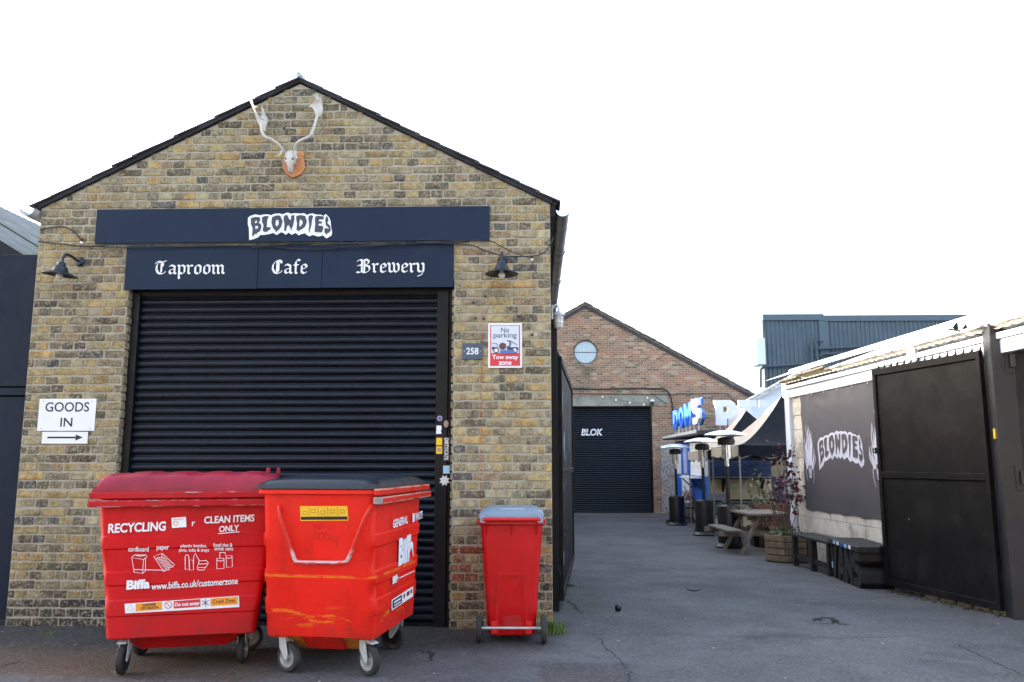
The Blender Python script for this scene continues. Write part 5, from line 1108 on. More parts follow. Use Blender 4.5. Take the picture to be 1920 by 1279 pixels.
block_letter(wl_, [[(4.80,3.10),(4.80,2.98),(4.84,2.98),(4.84,2.42),(5.13,2.42),(5.13,2.60),(5.24,2.60),(5.36,2.70),(5.40,2.86),(5.36,3.02),(5.24,3.10)], [(5.04,2.93),(5.04,2.78),(5.15,2.78),(5.17,2.82),(5.17,2.93)]], fz_, m_kwhite, .10)
block_letter(wl_, [[(5.46,3.10),(5.94,3.10),(5.94,2.90),(5.80,2.90),(5.80,2.62),(5.94,2.62),(5.94,2.42),(5.46,2.42),(5.46,2.62),(5.60,2.62),(5.60,2.90),(5.46,2.90)]], fz_, m_kwhite, .10)
for x in (6.02, 6.62): block_letter(wl_, [[(x,3.10),(x+.52,3.10),(x+.52,2.92),(x+.22,2.60),(x+.52,2.60),(x+.52,2.42),(x,2.42),(x,2.60),(x+.28,2.92),(x,2.92)]], fz_, m_kwhite, .10)
q = MB()
for x in (4.95, 5.1, 5.7, 6.2, 6.8): q.beam((x, 14.80, 2.15), (x, 14.80, 2.5), .02, .02)
q.build('letter_stand', m_gutterl, wl_)
# ------------------------------------------------------------------ gazebo canopies
def gazebo(label, cx_, cy_, hw, eave, peak, g0):
    t = thing('gazebo', label, 'gazebo', (cx_, cy_, g0)); e = eave - g0; pk = peak - g0; n = 8
    cor = [(-hw, -hw), (hw, -hw), (hw, hw), (-hw, hw)]
    cv = lambda k: e + (pk-e)*(k**1.45)
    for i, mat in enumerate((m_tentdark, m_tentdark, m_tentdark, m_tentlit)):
        a = cor[i]; c = cor[(i+1) % 4]; q = MB(); v = []; f = []
        for r_ in range(n+1):
            k = r_/n
            for u in range(n+1):
                x = (a[0] + (c[0]-a[0])*u/n)*(1-k); y = (a[1] + (c[1]-a[1])*u/n)*(1-k)
                sag = -.05*math.sin(math.pi*u/n)*math.sin(math.pi*min(1, k*1.2)); v.append((x, y, cv(k) + sag*(1-k)))
        for r_ in range(n):
            for u in range(n): p = r_*(n+1)+u; f.append((p, p+1, p+n+2, p+n+1))
        q.add(v, f); pan = q.build('canopy_panel', mat, t, smooth=60)
        q = MB(); v = []; f = []
        for u in range(13):
            k = u/12; x = a[0] + (c[0]-a[0])*k; y = a[1] + (c[1]-a[1])*k; z = e - .02*math.sin(math.pi*k); v += [(x*1.003, y*1.003, z+.01), (x*1.006, y*1.006, z-.20 + .012*math.sin(k*20))]
        f = [(2*k, 2*k+1, 2*k+3, 2*k+2) for k in range(12)]; q.add(v, f); q.build('valance', mat, pan, smooth=60)
    for x, y in cor:
        q = MB(); q.lohi((x*.985-.014, y*.985-.014, -.05), (x*.985+.014, y*.985+.014, e-.02)); q.build('leg', m_leg, t)
    for i in range(4):
        a = cor[i]; c = cor[(i+1) % 4]; q = MB(); P = [(a[0]*.98 + (c[0]-a[0])*.98*k/4, a[1]*.98 + (c[1]-a[1])*.98*k/4) for k in range(5)]
        for k in range(4):
            z0, z1 = (e-.25, e-.06) if k % 2 else (e-.06, e-.25); q.beam((*P[k], z0), (*P[k+1], z1), .02, .02); q.beam((*P[k], z1-.0), (*P[k+1], z0-.0), .018, .018)
        q.build('cross_bar', m_leg, t)
    return t
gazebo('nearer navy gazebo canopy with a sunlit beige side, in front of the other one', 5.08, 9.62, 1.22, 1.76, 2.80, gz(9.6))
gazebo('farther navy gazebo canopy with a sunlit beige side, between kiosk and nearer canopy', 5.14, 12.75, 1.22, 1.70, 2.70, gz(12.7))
# ------------------------------------------------------------------ patio heaters
def heater(label, px, py):
    p = G(px, py); t = thing('patio_heater', label, 'heater', p, rnd.uniform(0, 3), 'patio heaters by the canopies')
    def L_(nm, prof, mat, n=28, sm=40): q = MB(); q.lathe(prof, (0, 0, 0), n); return q.build(nm, mat, t, smooth=sm)
    L_('base', [(0, 0), (.26, 0), (.27, .03), (.24, .06), (.215, .085), (0, .085)], m_heater)
    L_('tank_housing', [(0, .08), (.21, .08), (.212, .72), (.20, .765), (.10, .79), (0, .79)], m_heater)
    L_('pole', [(0, .78), (.036, .78), (.034, 1.55), (0, 1.55)], m_heater, 14)
    L_('regulator_sleeve', [(0, 1.50), (.045, 1.50), (.045, 1.66), (0, 1.66)], m_chrome, 14)
    L_('emitter_mesh', [(0, 1.64), (.092, 1.64), (.095, 1.90), (0, 1.90)], m_chrome, 24)
    L_('burner_hood', [(0, 1.89), (.15, 1.90), (.165, 1.96), (.15, 2.02), (.06, 2.05), (0, 2.05)], simple('sooty_burner', S(52, 42, 38), .5, .5), 24)
    q = MB(); v = [(0, 0, 2.175)]; f = []; n = 24
    for r_, z in ((.14, 2.165), (.30, 2.13), (.40, 2.095), (.415, 2.075)):
        for k in range(n): a = 2*math.pi*k/n; v.append((r_*math.cos(a), r_*math.sin(a), z + .008*math.cos(4*a)))
    f = [(0, 1+k, 1+(k+1) % n) for k in range(n)]
    for j in range(3): f += [(1+j*n+k, 1+(j+1)*n+k, 1+(j+1)*n+(k+1) % n, 1+j*n+(k+1) % n) for k in range(n)]
    q.add(v, f); o = q.build('reflector', m_alu, t, smooth=25); md = o.modifiers.new('solid', 'SOLIDIFY'); md.thickness = .006
    q = MB(); q.lathe([(0, 2.03), (.012, 2.03), (.012, 2.17), (0, 2.17)], (0, 0, 0), 8); q.build('reflector_stud', m_steel, t)
    q = MB(); q.box((-.2115*math.cos(t.rotation_euler.z+.35), .2115*math.sin(t.rotation_euler.z+.35), .42), (.01, .07, .14), rz=-t.rotation_euler.z-.35); q.build('rating_label', m_whitep, t)
    q = MB(); q.lathe([(0, -.02), (.07, -.02), (.07, .02), (0, .02)], (.25, -.15, .07), 14, Matrix.Rotation(R(90), 4, 'X')); q.build('transport_wheel', m_rubber, t)
heater('black patio heater nearest the rear shutter, in front of the barrel', 1270, 985)
heater('black patio heater standing between the barrel and the grey chair', 1322, 1004)
heater('black patio heater beside a canopy leg, behind the picnic table', 1369, 1027)
# ------------------------------------------------------------------ plants
def leaf_cloud(n, fpos, size, rr, fold=.3):
    q = MB()
    for _ in range(n):
        p = Vector(fpos(rr)); d = Vector((rr.gauss(0, 1), rr.gauss(0, 1), rr.gauss(0, .8))).normalized(); s = d.cross(Vector((rr.gauss(0, 1), rr.gauss(0, 1), rr.gauss(0, 1)))).normalized(); u = d.cross(s)
        L_ = size*rr.uniform(.6, 1.3); w = L_*.36
        q.add([p, p + d*L_*.5 + s*w + u*L_*.08, p + d*L_, p + d*L_*.5 - s*w + u*L_*.08, p + d*L_*.5], [(0, 1, 4), (1, 2, 4), (2, 3, 4), (3, 0, 4)])
    return q
bp = thing('barrel_planter', 'half barrel planter with a rust coloured bushy plant behind the heaters', 'planter', G(1292, 981) + Vector((.12, .25, 0)))
for k in range(14):
    a = 2*math.pi*k/14; q = MB(); rings = []
    for z, r_ in ((0, .26), (.15, .30), (.32, .315), (.55, .29)):
        rings.append([(r2*math.cos(a+o_), r2*math.sin(a+o_), z) for r2, o_ in ((r_, -.215), (r_, .215), (r_-.03, .215), (r_-.03, -.215))])
    q.loft(rings); q.build('stave', m_wood2, bp)
for z, r_ in ((.14, .302), (.42, .312)):
    q = MB(); q.lathe([(r_, -.025), (r_+.006, -.025), (r_+.002, .025), (r_-.004, .025), (r_, -.025)], (0, 0, z), 28); q.build('hoop', m_rubber, bp, smooth=40)
q = MB(); q.lathe([(0, .50), (.27, .49), (.27, .4), (0, .4)], (0, 0, 0), 20); q.build('soil', m_soil, bp)
rr = random.Random(3)
stuff(leaf_cloud(420, lambda r_: (r_.gauss(0, .15), r_.gauss(0, .15), .62 + abs(r_.gauss(0, .12))), .055, rr).build('foliage', m_rustleaf, bp))
q = MB()
for k in range(9): q.tube(spline([(0.03*math.cos(k), .03*math.sin(k), .48), (.1*math.cos(k*2.1), .1*math.sin(k*2.1), .68), (.2*math.cos(k*2.3), .18*math.sin(k*2.3), .92+.1*(k % 3))], 4), .005, 5)
q.build('stem', m_stem, bp)
HP = G(1480, 1056); hx = thing('hexagonal_planter', 'hexagonal slatted wooden planter standing at the foot of the white post', 'planter', HP + Vector((.05, .31, 0)), R(12))
Rr_ = .34; ap = Rr_*math.cos(math.pi/6)
pl = MB(); pl.box((0, 0, 0), (Rr_*.99, .03, .089)); pme = pl.mesh('plank', bevel=.004); pme.materials.append(m_wood2)
for k in range(6):
    a = k*math.pi/3 + math.pi/6
    for j in range(4):
        o = put('plank', pme, None, hx, (ap*math.cos(a) + rnd.uniform(-.004, .004), ap*math.sin(a), .06 + j*.101)); o.rotation_euler = (0, rnd.uniform(-.01, .01), a + math.pi/2)
q = MB(); q.lathe([(0, .37), (.30, .36), (.30, .2), (0, .2)], (0, 0, 0), 6); q.build('soil', m_soil, hx)
rr = random.Random(5); gpl = thing('low_green_plant', 'low green leafy plant filling the hexagonal planter', 'plant', HP + Vector((.06, .27, .36)))
stuff(leaf_cloud(260, lambda r_: (r_.gauss(.02, .13), r_.gauss(0, .11), abs(r_.gauss(.02, .06))), .06, rr).build('foliage', m_greenleaf, gpl))
cl = thing('climbing_plant', 'bare climbing vine with a few dark red leaves against the white post', 'plant', HP + Vector((.12, .33, .36)))
rr = random.Random(11); tips = []
for k in range(9):
    x0, y0 = rr.uniform(-.08, .12), rr.uniform(-.1, .12); P = [(x0, y0, 0)]; x, y = x0, y0; top = rr.uniform(.7, 1.35)
    for j in range(1, 7): x += rr.uniform(-.05, .06); y += rr.uniform(-.06, .05); P.append((x, y, top*j/6)); tips.append(Vector((x, y, top*j/6)))
    q = MB(); sp = spline(P, 4); q.tube(sp, [.009*(1-.6*i/len(sp)) for i in range(len(sp))], 5); q.build('stem', m_stem, cl)
hi_ = [p for p in tips if p.z > .45]
stuff(leaf_cloud(190, lambda r_: r_.choice(hi_) + Vector((r_.gauss(0, .09), r_.gauss(0, .09), r_.gauss(0, .10))), .085, rr).build('foliage', m_redleaf, cl))
tw = thing('twiggy_shrub', 'leafless twiggy shrub with rusty stems left of the white post', 'shrub', HP + Vector((-.02, .42, .36)))
rr = random.Random(21); tips = []
for k in range(16):
    a = rr.uniform(0, 6.28); r_ = rr.uniform(.1, .38); h = rr.uniform(.35, .95); P = [(0.05*math.cos(a), .05*math.sin(a), 0), (r_*.4*math.cos(a), r_*.4*math.sin(a), h*.5), (r_*math.cos(a)-.06, r_*math.sin(a), h)]
    q = MB(); sp = spline(P, 4); q.tube(sp, [.006*(1-.6*i/len(sp)) for i in range(len(sp))], 5); q.build('stem', m_stem, tw); tips.append(Vector(P[-1])); tips.append(Vector(P[1]))
stuff(leaf_cloud(120, lambda r2: r2.choice(tips) + Vector((r2.gauss(0, .06), r2.gauss(0, .06), r2.gauss(0, .08))), .03, rr).build('foliage', m_rustleaf, tw))
bsh = PY(1425, 960, 8.6); bs = thing('olive_shrub', 'tall airy shrub with pale narrow leaves in front of the kiosk counter', 'shrub', (bsh.x, 8.6, gz(8.6)))
q = MB(); q.loft([rrect(.17, .17, .03, 0), rrect(.22, .22, .03, .38)]); q.build('pot', m_darkwood, bs)
rr = random.Random(31); tips = []
for k in range(9):
    a = rr.uniform(0, 6.28); r_ = rr.uniform(.12, .4); h = rr.uniform(.9, 1.55); P = [(0, 0, .35), (r_*.4*math.cos(a), r_*.4*math.sin(a), h*.55), (r_*math.cos(a), r_*math.sin(a), h)]
    q = MB(); sp = spline(P, 4); q.tube(sp, .005, 5); q.build('stem', m_stem, bs); tips += sp[3:]
stuff(leaf_cloud(240, lambda r2: r2.choice(tips) + Vector((r2.gauss(0, .09), r2.gauss(0, .09), r2.gauss(0, .07))), .10, rr).build('foliage', m_paleleaf, bs))
# ------------------------------------------------------------------ yard furniture
pt = thing('picnic_table', 'weathered grey wooden picnic table with attached benches in the yard', 'picnic table', (PY(1429, 1000, 7.5).x - .02, 7.52, gz(7.5)), R(2))
def plank(par, a, c, mat=m_wood, nm='plank', bv=.004): q = MB(); q.lohi(a, c); return q.build(nm, mat, par, bevel=bv)
for k in range(5): plank(pt, (-.38 + k*.153, -.68, .655), (-.38 + k*.153 + .146, .66, .695))
for s in (-1, 1):
    for k in range(2): plank(pt, (s*.64 - .13 + k*.133, -.68, .385), (s*.64 - .13 + k*.133 + .128, .66, .422), nm='seat_plank')
for y in (-.52, .50):
    for s in (-1, 1): q = MB(); q.beam((s*.52, y, -.02), (s*.17, y, .655), .045, .095, up=(0, 1, 0)); q.build('leg', m_wood, pt)
    plank(pt, (-.86, y+.05, .30), (.86, y+.09, .385), nm='seat_bearer'); plank(pt, (-.36, y+.05, .57), (.36, y+.09, .652), nm='top_bearer')
def folding_table(label, loc, rz, L_=1.5):
    t = thing('folding_table', label, 'table', loc, rz); q = MB(); q.lohi((-L_/2, -.25, .72), (L_/2, .25, .75)); q.build('top', m_darkwood, t, bevel=.004)
    for s in (-1, 1):
        for y in (-.2, .2): q = MB(); q.beam((s*(L_/2-.1), y, 0), (s*(L_/2-.1), y, .72), .03, .03); q.build('leg', m_black, t)
        q = MB(); q.beam((s*(L_/2-.1), -.2, .15), (s*(L_/2-.1), .2, .65), .02, .02); q.beam((s*(L_/2-.1), .2, .15), (s*(L_/2-.1), -.2, .65), .02, .02); q.beam((s*(L_/2-.12), 0, .3), (s*.15, 0, .7), .02, .02); q.build('brace', m_black, t)
p = PY(1390, 950, 12.6); folding_table('dark folding table under the farther canopy by the kiosk counter', (p.x, 12.6, gz(12.6)), R(3), 1.6)
p = PY(1405, 950, 10.6); folding_table('dark folding table under the nearer canopy', (p.x+.1, 10.6, gz(10.6)), R(-4), 1.3)
p = PY(1341, 960, 12.2); ch = thing('garden_chair', 'grey garden chair half hidden behind the middle heater', 'chair', (p.x, 12.2, gz(12.2)), R(-25))
q = MB(); q.box((0, .2, .68), (.44, .03, .46), rx=R(-10)); q.build('backrest', m_stblue if False else simple('grey_chair_plastic', S(96, 102, 110), .6), ch, bevel=.012)
q = MB(); q.lohi((-.22, -.22, .42), (.22, .22, .45)); q.build('seat', m_black, ch, bevel=.01)
for x in (-.2, .2):
    for y in (-.2, .2): q = MB(); q.beam((x, y, 0), (x, y, .64 if y < 0 else .45), .03, .03); q.build('leg', m_black, ch)
    q = MB(); q.lohi((x-.02, -.22, .64), (x+.02, .2, .67)); q.build('armrest', m_black, ch)
p = PY(1462, 960, 8.0); sb = thing('sleeper_box', 'brown timber sleeper box behind the twiggy shrub', 'planter', (p.x + .25, 8.6, gz(8.6)))
for j in range(5):
    q = MB(); q.lohi((-.55, -.3, .02 + j*.155), (.75, .3, .02 + j*.155 + .15)); q.build('sleeper', simple('sleeper_%d' % j, S(84 + 10*(j % 3), 64 + 5*(j % 2), 50), .85, var=.3, vs=8), sb, bevel=.008)
# ------------------------------------------------------------------ right-hand block wall, banner, roof
RWP = Vector((4.5, 2, 0)); RWN = Vector((1, .061, 0)).normalized(); RWD = Vector((-RWN.y, RWN.x, 0))     # wall foot line
ANG = math.atan2(RWD.y, RWD.x)
def RW(px, py): q = PL(px, py, RWP, RWN); return (q - RWP).dot(RWD), q.z
lt = thing('lean_to_building', 'low cream block building with white fascia and pale sheet roof along the yard', 'building', RWP, ANG)
# local x runs along the wall into the yard, local -y ... the yard side is local +y
yard = 1
q = MB(); q.lohi((-1.1, -.22, -.6), (4.28, -.012, 2.52)); q.build('wall', simple('block_joint', S(150, 142, 128), .9), lt)
bk = MB(); bk.box((0, 0, 0), (.442, .03, .222)); bme = bk.mesh('block', bevel=.004); bme.materials.append(m_block)
bk = MB(); bk.box((0, 0, 0), (.217, .03, .222)); bmh = bk.mesh('block', bevel=.004); bmh.materials.append(m_block)
for r_ in range(12):
    z = -.08 + .113 + r_*.2275; x = 4.28 - (.45 if r_ % 2 else .225)
    o = put('block', bme if r_ % 2 else bmh, None, lt, (4.28 - (.2225 if r_ % 2 else .11), -.008, z))
    while x > .6:
        o = put('block', bme, None, lt, (x - .2225, -.008 + rnd.uniform(-.002, .002), z)); x -= .4475
q = MB(); q.lohi((-7, -.02, 2.50), (4.34, .045, 2.66)); q.build('fascia', m_upvc, lt, bevel=.004)
q = MB(); q.lohi((-7, .046, 2.645), (4.36, .075, 2.70)); q.build('gutter_board', m_upvc, lt)
q = MB(); q.lohi((4.22, -.02, -.1), (4.345, .06, 2.60)); q.lohi((4.345, .0, -.1), (4.36, .05, 2.60)); q.build('corner_post', m_upvc, lt, bevel=.006)
q = MB(); q.tube([(4.40, .03, -.1), (4.40, .03, 2.55)], .034, 14); q.build('downpipe', m_upvc, lt, smooth=40)
p = RW(1725, 680); q = MB(); q.lohi((p[0]-.08, .05, 2.60), (p[0]+.10, .10, 2.80)); q.build('white_box', m_upvc, lt)
def corr(x0, x1, ya, za, yb, zb, pitch, amp, mat, nm, n_=2):
    q = MB(); v = []; f = []; N = int((x1-x0)/pitch*6)
    for i in range(N+1):
        x = x0 + (x1-x0)*i/N; w = amp*math.sin(2*math.pi*i/6)
        for k in range(n_+1): v.append((x, ya + (yb-ya)*k/n_, za + (zb-za)*k/n_ + w))
    for i in range(N):
        for k in range(n_): a = i*(n_+1)+k; f.append((a, a+1, a+n_+2, a+n_+1))
    q.add(v, f); return q.build(nm, mat, lt, smooth=60)
corr(-7, 4.45, .10, 2.735, -2.62, 3.70, .146, .006, m_roofpale, 'roof_sheet')
corr(4.45, 11.2, -2.0, 3.48, -2.62, 3.70, .146, .006, m_roofpale, 'roof_sheet')
q = MB(); q.tube([(-7, -2.64, 3.72), (11.2, -2.64, 3.72)], .05, 8); q.build('ridge', m_roofpale, lt)
# lichen covered verge tiles on the eave
for k in range(56):
    x = 4.45 - k*.205; hh = rnd.uniform(.025, .05)
    q = MB(); q.box((0, 0, 0), (.205, .22, hh)); o = q.build('eave_tile', m_moss2 if k < 10 else m_mossedge, lt, bevel=.012); o.location = (x-.1, .03 + rnd.uniform(-.02, .02), 2.745 + hh/2 + (.035 if 3 < k < 9 else 0)); o.rotation_euler = (R(20), rnd.uniform(-.04, .04), rnd.uniform(-.05, .05))
q = MB(); q.lohi((4.3, -2.6, -.5), (11.2, -2.4, 3.45)); q.build('rear_wall', m_upvc, lt)
q = MB(); q.add([(4.28, -.2, 2.5), (4.28, -2.55, 2.5), (4.28, -2.55, 3.66), (4.28, -.05, 2.74)], [(0, 1, 2, 3)]); q.add([(4.28, -.2, -.5), (4.28, -2.55, -.5), (4.28, -2.55, 2.5), (4.28, -.2, 2.5)], [(0, 1, 2, 3)]); q.build('end_wall', m_upvc, lt)
# banner
bn = thing('banner', 'grey black cloth banner printed with white flaming skulls and dripping name', 'banner', RWP, ANG)
b0 = RW(1503, 742); b1_ = RW(1665, 977); bx0, bx1 = .95, b0[0]; bz0, bz1 = .705, 2.515
q = MB(); v = []; f = []; NX, NZ = 48, 24
def bsurf(x, z):
    e = min(1, min(bz1-z, z-bz0)/.25); kx = (x-bx0)/(bx1-bx0)
    sc_ = .5 + .5*math.cos(2*math.pi*x/.47); ez = .018*sc_*max(0, 1-(bz1-z)/.16) + .012*(.5+.5*math.cos(2*math.pi*x/.6))*max(0, 1-(z-bz0)/.12)
    dg = max(0, 1-math.hypot(x-bx1, (z-bz1))/1.1); wr = .012*math.sin(28*math.atan2(bz1-z+.02, bx1-x+.05))*dg*(1-dg)*3
    return .022 + .016*math.sin(math.pi*min(1, max(0, kx)))*e + ez*.6 + wr + .004*noise.noise(Vector((x*2.2, z*1.6, 0)))
def bedge(x): return bz1 - .020*abs(math.sin(math.pi*x/.47)), bz0 + .015*abs(math.sin(math.pi*x/.60))
for i in range(NX+1):
    x = bx0 + (bx1-bx0)*i/NX; t1, t0 = bedge(x)
    for j in range(NZ+1): z = t0 + (t1-t0)*j/NZ; v.append((x, bsurf(x, z), z))
for i in range(NX):
    for j in range(NZ): a = i*(NZ+1)+j; f.append((a, a+1, a+NZ+2, a+NZ+1))
q.add(v, f); q.build('cloth', m_banner, bn, smooth=60)
q = MB()
for k in range(8):
    x = bx1 - .03 - k*.47
    if x > bx0: q.lathe([(.006, 0), (.014, 0), (.014, .006), (.006, .006), (.006, 0)], (x, .045, bz1-.035), 10, Matrix.Rotation(R(90), 4, 'X'))
q.build('eyelet', m_steel, bn)
def bfn(off): return lambda u, v_: (u, bsurf(u, v_) + .004 + off, v_)
# subdivide flat print so that it follows the cloth
def bprint(loops, off, mat, nm):
    q = MB(); q.sheet(loops, lambda u, v_: (u, 0, v_)); me = bpy.data.meshes.new(nm); me.from_pydata([tuple(p) for p in q.v], [], q.f)
    bm = bmesh.new(); bm.from_mesh(me)
    for _ in range(3):
        es = [e for e in bm.edges if e.calc_length() > .09]
        if es: bmesh.ops.subdivide_edges(bm, edges=es, cuts=1); bmesh.ops.triangulate(bm, faces=bm.faces)
    for p in bm.verts: p.co.y = bsurf(p.co.x, p.co.z) + .005 + off
    bm.to_mesh(me); bm.free(); me.polygons.foreach_set('use_smooth', [True]*len(me.polygons)); return put(nm, me, mat, bn)
l0 = RW(1538, 845); l1 = RW(1625, 850); lw0, lw1 = l0[0], l1[0]; lzt = RW(1580, 808)[1]; lzb = RW(1543, 882)[1]
def lmap(lp):
    out = []
    for u, v_ in lp:
        k = (u-212)/(1560-212); arch = .07*(1-(2*k-1)**2)*1.0; out.append((lw0 + (lw1-lw0)*k, lzb + .02 + (lzt-lzb-.06)*(515-v_)/440 + arch - .02))
    return out
bprint([lmap(LOGO_OUT)], .0, m_bprint, 'logo_outline')
for lp in LOGO: bprint([lmap(x) for x in lp], .003, m_banner, 'letter')
def flaming_skull(cx_, zb, h, seed, mir):
    r_ = random.Random(seed); w = h*.19; sx_ = -1 if mir else 1
    sk_ = [(-.5,.62),(-.52,.8),(-.3,1.0),(.3,1.0),(.52,.8),(.5,.6),(.36,.5),(.34,.3),(.28,.06),(0,0),(-.28,.06),(-.34,.3),(-.36,.5)]
    SH = h*.30; f_ = lambda p: (cx_ + sx_*p[0]*w, zb + p[1]*SH)
    bprint([[f_(p) for p in sk_]], .0, m_bprint, 'skull')
    for ex in (-.22, .24): bprint([[f_((ex + .15*math.cos(k*.7), .62 + .12*math.sin(k*.7))) for k in range(9)]], .003, m_banner, 'eye_socket')
    bprint([[f_(p) for p in [(-.07,.38),(.07,.38),(.0,.5)]]], .003, m_banner, 'nose')
    for k in range(3): bprint([[f_(p) for p in [(-.26,.12+.08*k),(.26,.12+.08*k),(.26,.145+.08*k),(-.26,.145+.08*k)]]], .003, m_banner, 'teeth_line')
    for k in range(15):
        a = -1 + 2*k/14; x0 = cx_ + sx_*a*w*.55; z0 = zb + SH*(.85 - .35*abs(a)); top = h*(.98 - .5*abs(a) + r_.uniform(-.14, .10)); N = 14; Lp = []; Rp = []; ph = r_.uniform(0, 6)
        for i in range(N+1):
            t_ = i/N; x = x0 + sx_*(a*w*.75*math.sin(t_*1.9) + .018*math.sin(ph + t_*7)*t_); z = z0 + (top - (z0-zb))*t_; ww = w*.11*(1-t_)**.7 + .0015; Lp.append((x-ww, z)); Rp.append((x+ww, z))
        bprint([Lp + Rp[::-1]], .0004*(k % 5), m_bprint, 'flame')
    for a, dz in ((-.62, -.12), (.62, -.02)):
        Lp = []; Rp = []
        for i in range(13):
            t_ = i/12; x = cx_ + sx_*(a*w*(.9 + .5*math.sin(t_*3.1))); z = zb + SH*.9 - (SH*1.05 - dz*h*.3)*t_; ww = .010*(1-.5*t_); Lp.append((x-ww, z)); Rp.append((x+ww, z))
        bprint([Lp + Rp[::-1]], .0022, m_bprint, 'flame')
a = RW(1524, 897); c = RW(1524, 783); flaming_skull(a[0], a[1], c[1]-a[1], 4, False)
a = RW(1652, 902); c = RW(1645, 758); flaming_skull(a[0]-.04, a[1], c[1]-a[1], 9, True)
# ------------------------------------------------------------------ right gate, post and side panel
ga = G(1885, 1155); gb = G(1668, 1108)
gr, GLn = gate_leaf('open black steel gate leaf with spikes standing in front of the banner wall', ga, gb, .03, 2.555, 1, 1.30, 15)
q = MB(); q.lohi((GLn-.02, -.0, 1.555), (GLn+.12, .02, 1.61)); q.lohi((GLn-.06, .05, 1.545), (GLn+.02, .065, 1.62)); q.build('latch', m_black, gr, bevel=.004)
q = MB(); q.lohi((GLn+.03, -.004, 1.57), (GLn+.09, .024, 1.595)); q.build('latch_slot', m_whitep, gr)
q = MB(); q.lohi((GLn-.03, .05, .40), (GLn+.03, .07, .47)); q.build('hinge_plate', m_black, gr)
gp2 = thing('gate_post', 'broad black square gate post with hinges at the right of the yard entrance', 'post', (4.575, .70, 0), R(-12))
m_post = simple('satin_black_post', (.017, .017, .020, 1), .42, var=.15, vs=3, dirt=(.04, .038, .036, 1), dthr=.62, damt=.35)
q = MB(); q.lohi((-.10, -.11, -.1), (.10, .11, 2.785)); q.build('post', m_post, gp2, bevel=.006)
q = MB(); q.lohi((-.102, -.112, 2.785), (.102, .112, 2.797)); q.build('cap', m_post, gp2)
for z in (2.42, 1.30, .14):
    q = MB(); q.lohi((.02, -.122, z-.12), (.09, -.111, z+.12)); q.build('hinge_plate', m_post, gp2, bevel=.002)
    q = MB(); q.lathe([(0, -.06), (.024, -.06), (.024, .06), (0, .06)], (.075, -.14, z), 12); q.build('hinge_knuckle', m_post, gp2, smooth=40)
q = MB(); q.lohi((-.112, -.06, 1.67), (-.101, -.02, 1.77)); q.build('label', m_yellow, gp2)
sp_ = thing('fence_panel', 'black steel side panel with spikes right of the broad gate post', 'fence', (4.672, .66, 0), R(-4))
m_pan = simple('brownish_black_panel', (.014, .011, .010, 1), .6, var=.2, vs=3, dirt=(.03, .027, .023, 1), dthr=.6, damt=.4)
for nm, a, c in (('stile', (0, -.05, -.02), (.07, 0, 2.50)), ('rail', (.0, -.055, 2.50), (2.2, 0, 2.60)), ('rail', (.07, -.055, 1.25), (2.2, 0, 1.35)), ('rail', (.07, -.055, .0), (2.2, 0, .10)), ('panel', (.07, -.03, 1.35), (2.2, -.01, 2.50)), ('panel', (.07, -.03, .10), (2.2, -.01, 1.25))):
    q = MB(); q.lohi(a, c); q.build(nm, m_pan, sp_, bevel=.003)
for z in (2.545, 1.30):
    q = MB(); q.lohi((-.06, -.075, z-.03), (.6, -.056, z+.03)); q.build('hinge_strap', m_pan, sp_, bevel=.002)
for k in range(12):
    x = .04 + k*.11; q = MB(); q.add([(x-.05, -.05, 2.6), (x+.04, -.05, 2.6), (x+.04, 0, 2.6), (x-.05, 0, 2.6), (x-.05, -.025, 2.70)], [(0, 3, 2, 1), (0, 1, 4), (1, 2, 4), (2, 3, 4), (3, 0, 4)]); q.build('spike', m_gate, sp_)
ss = thing('spike_strip', 'short strip of black anti-climb spikes rising behind the gate post top', 'spikes', (4.58, .92, 2.74))
for k in range(4):
    q = MB(); q.add([(-.05*k-.05, .08*k, .035*k), (-.05*k, .08*k-.03, .035*k-.02), (-.05*k+.01, .08*k+.04, .035*k-.02), (-.05*k+.01, .08*k, .035*k+.075)], [(0, 1, 2), (0, 1, 3), (1, 2, 3), (2, 0, 3)]); q.build('spike', m_gate, ss)
q = MB(); q.beam((.04, -.05, -.03), (-.20, .30, .10), .03, .02); q.build('rail', m_gate, ss)
# kerb of old stones and litter below the leaf
rr = random.Random(8); q = MB()
for k in range(420):
    t_ = rr.random(); p = ga + (gb-ga)*t_ + Vector((rr.gauss(.02, .07), rr.gauss(0, .05), 0)); s = rr.uniform(.008, .025); q.box((p.x, p.y, ground_z(p.x, p.y) + s*.3), (s*1.6, s, s*.35), rx=rr.uniform(-.6, .6), ry=rr.uniform(-.6, .6), rz=rr.uniform(0, 3))
tag(stuff(q.build('leaf_litter', simple('dry_litter', S(70, 62, 52), .95, var=.5, vs=30))), 'dry brown leaf litter along the foot of the right gate', 'litter')
kb = thing('stone_kerb', 'low row of pale worn kerb stones under the right gate leaf', 'kerb')
for k in range(5):
    t_ = .04 + k*.14; p = ga + (gb-ga)*t_ + Vector((.05, .02, 0)); q = MB(); q.box((p.x, p.y, ground_z(p.x, p.y)+.005), (.20, .09, .07), rz=math.atan2((gb-ga).y, (gb-ga).x)+rnd.uniform(-.1, .1)); q.build('stone', simple('kerb_stone_%d' % k, S(132, 122, 104), .95, var=.3, vs=14), kb, bevel=.012)
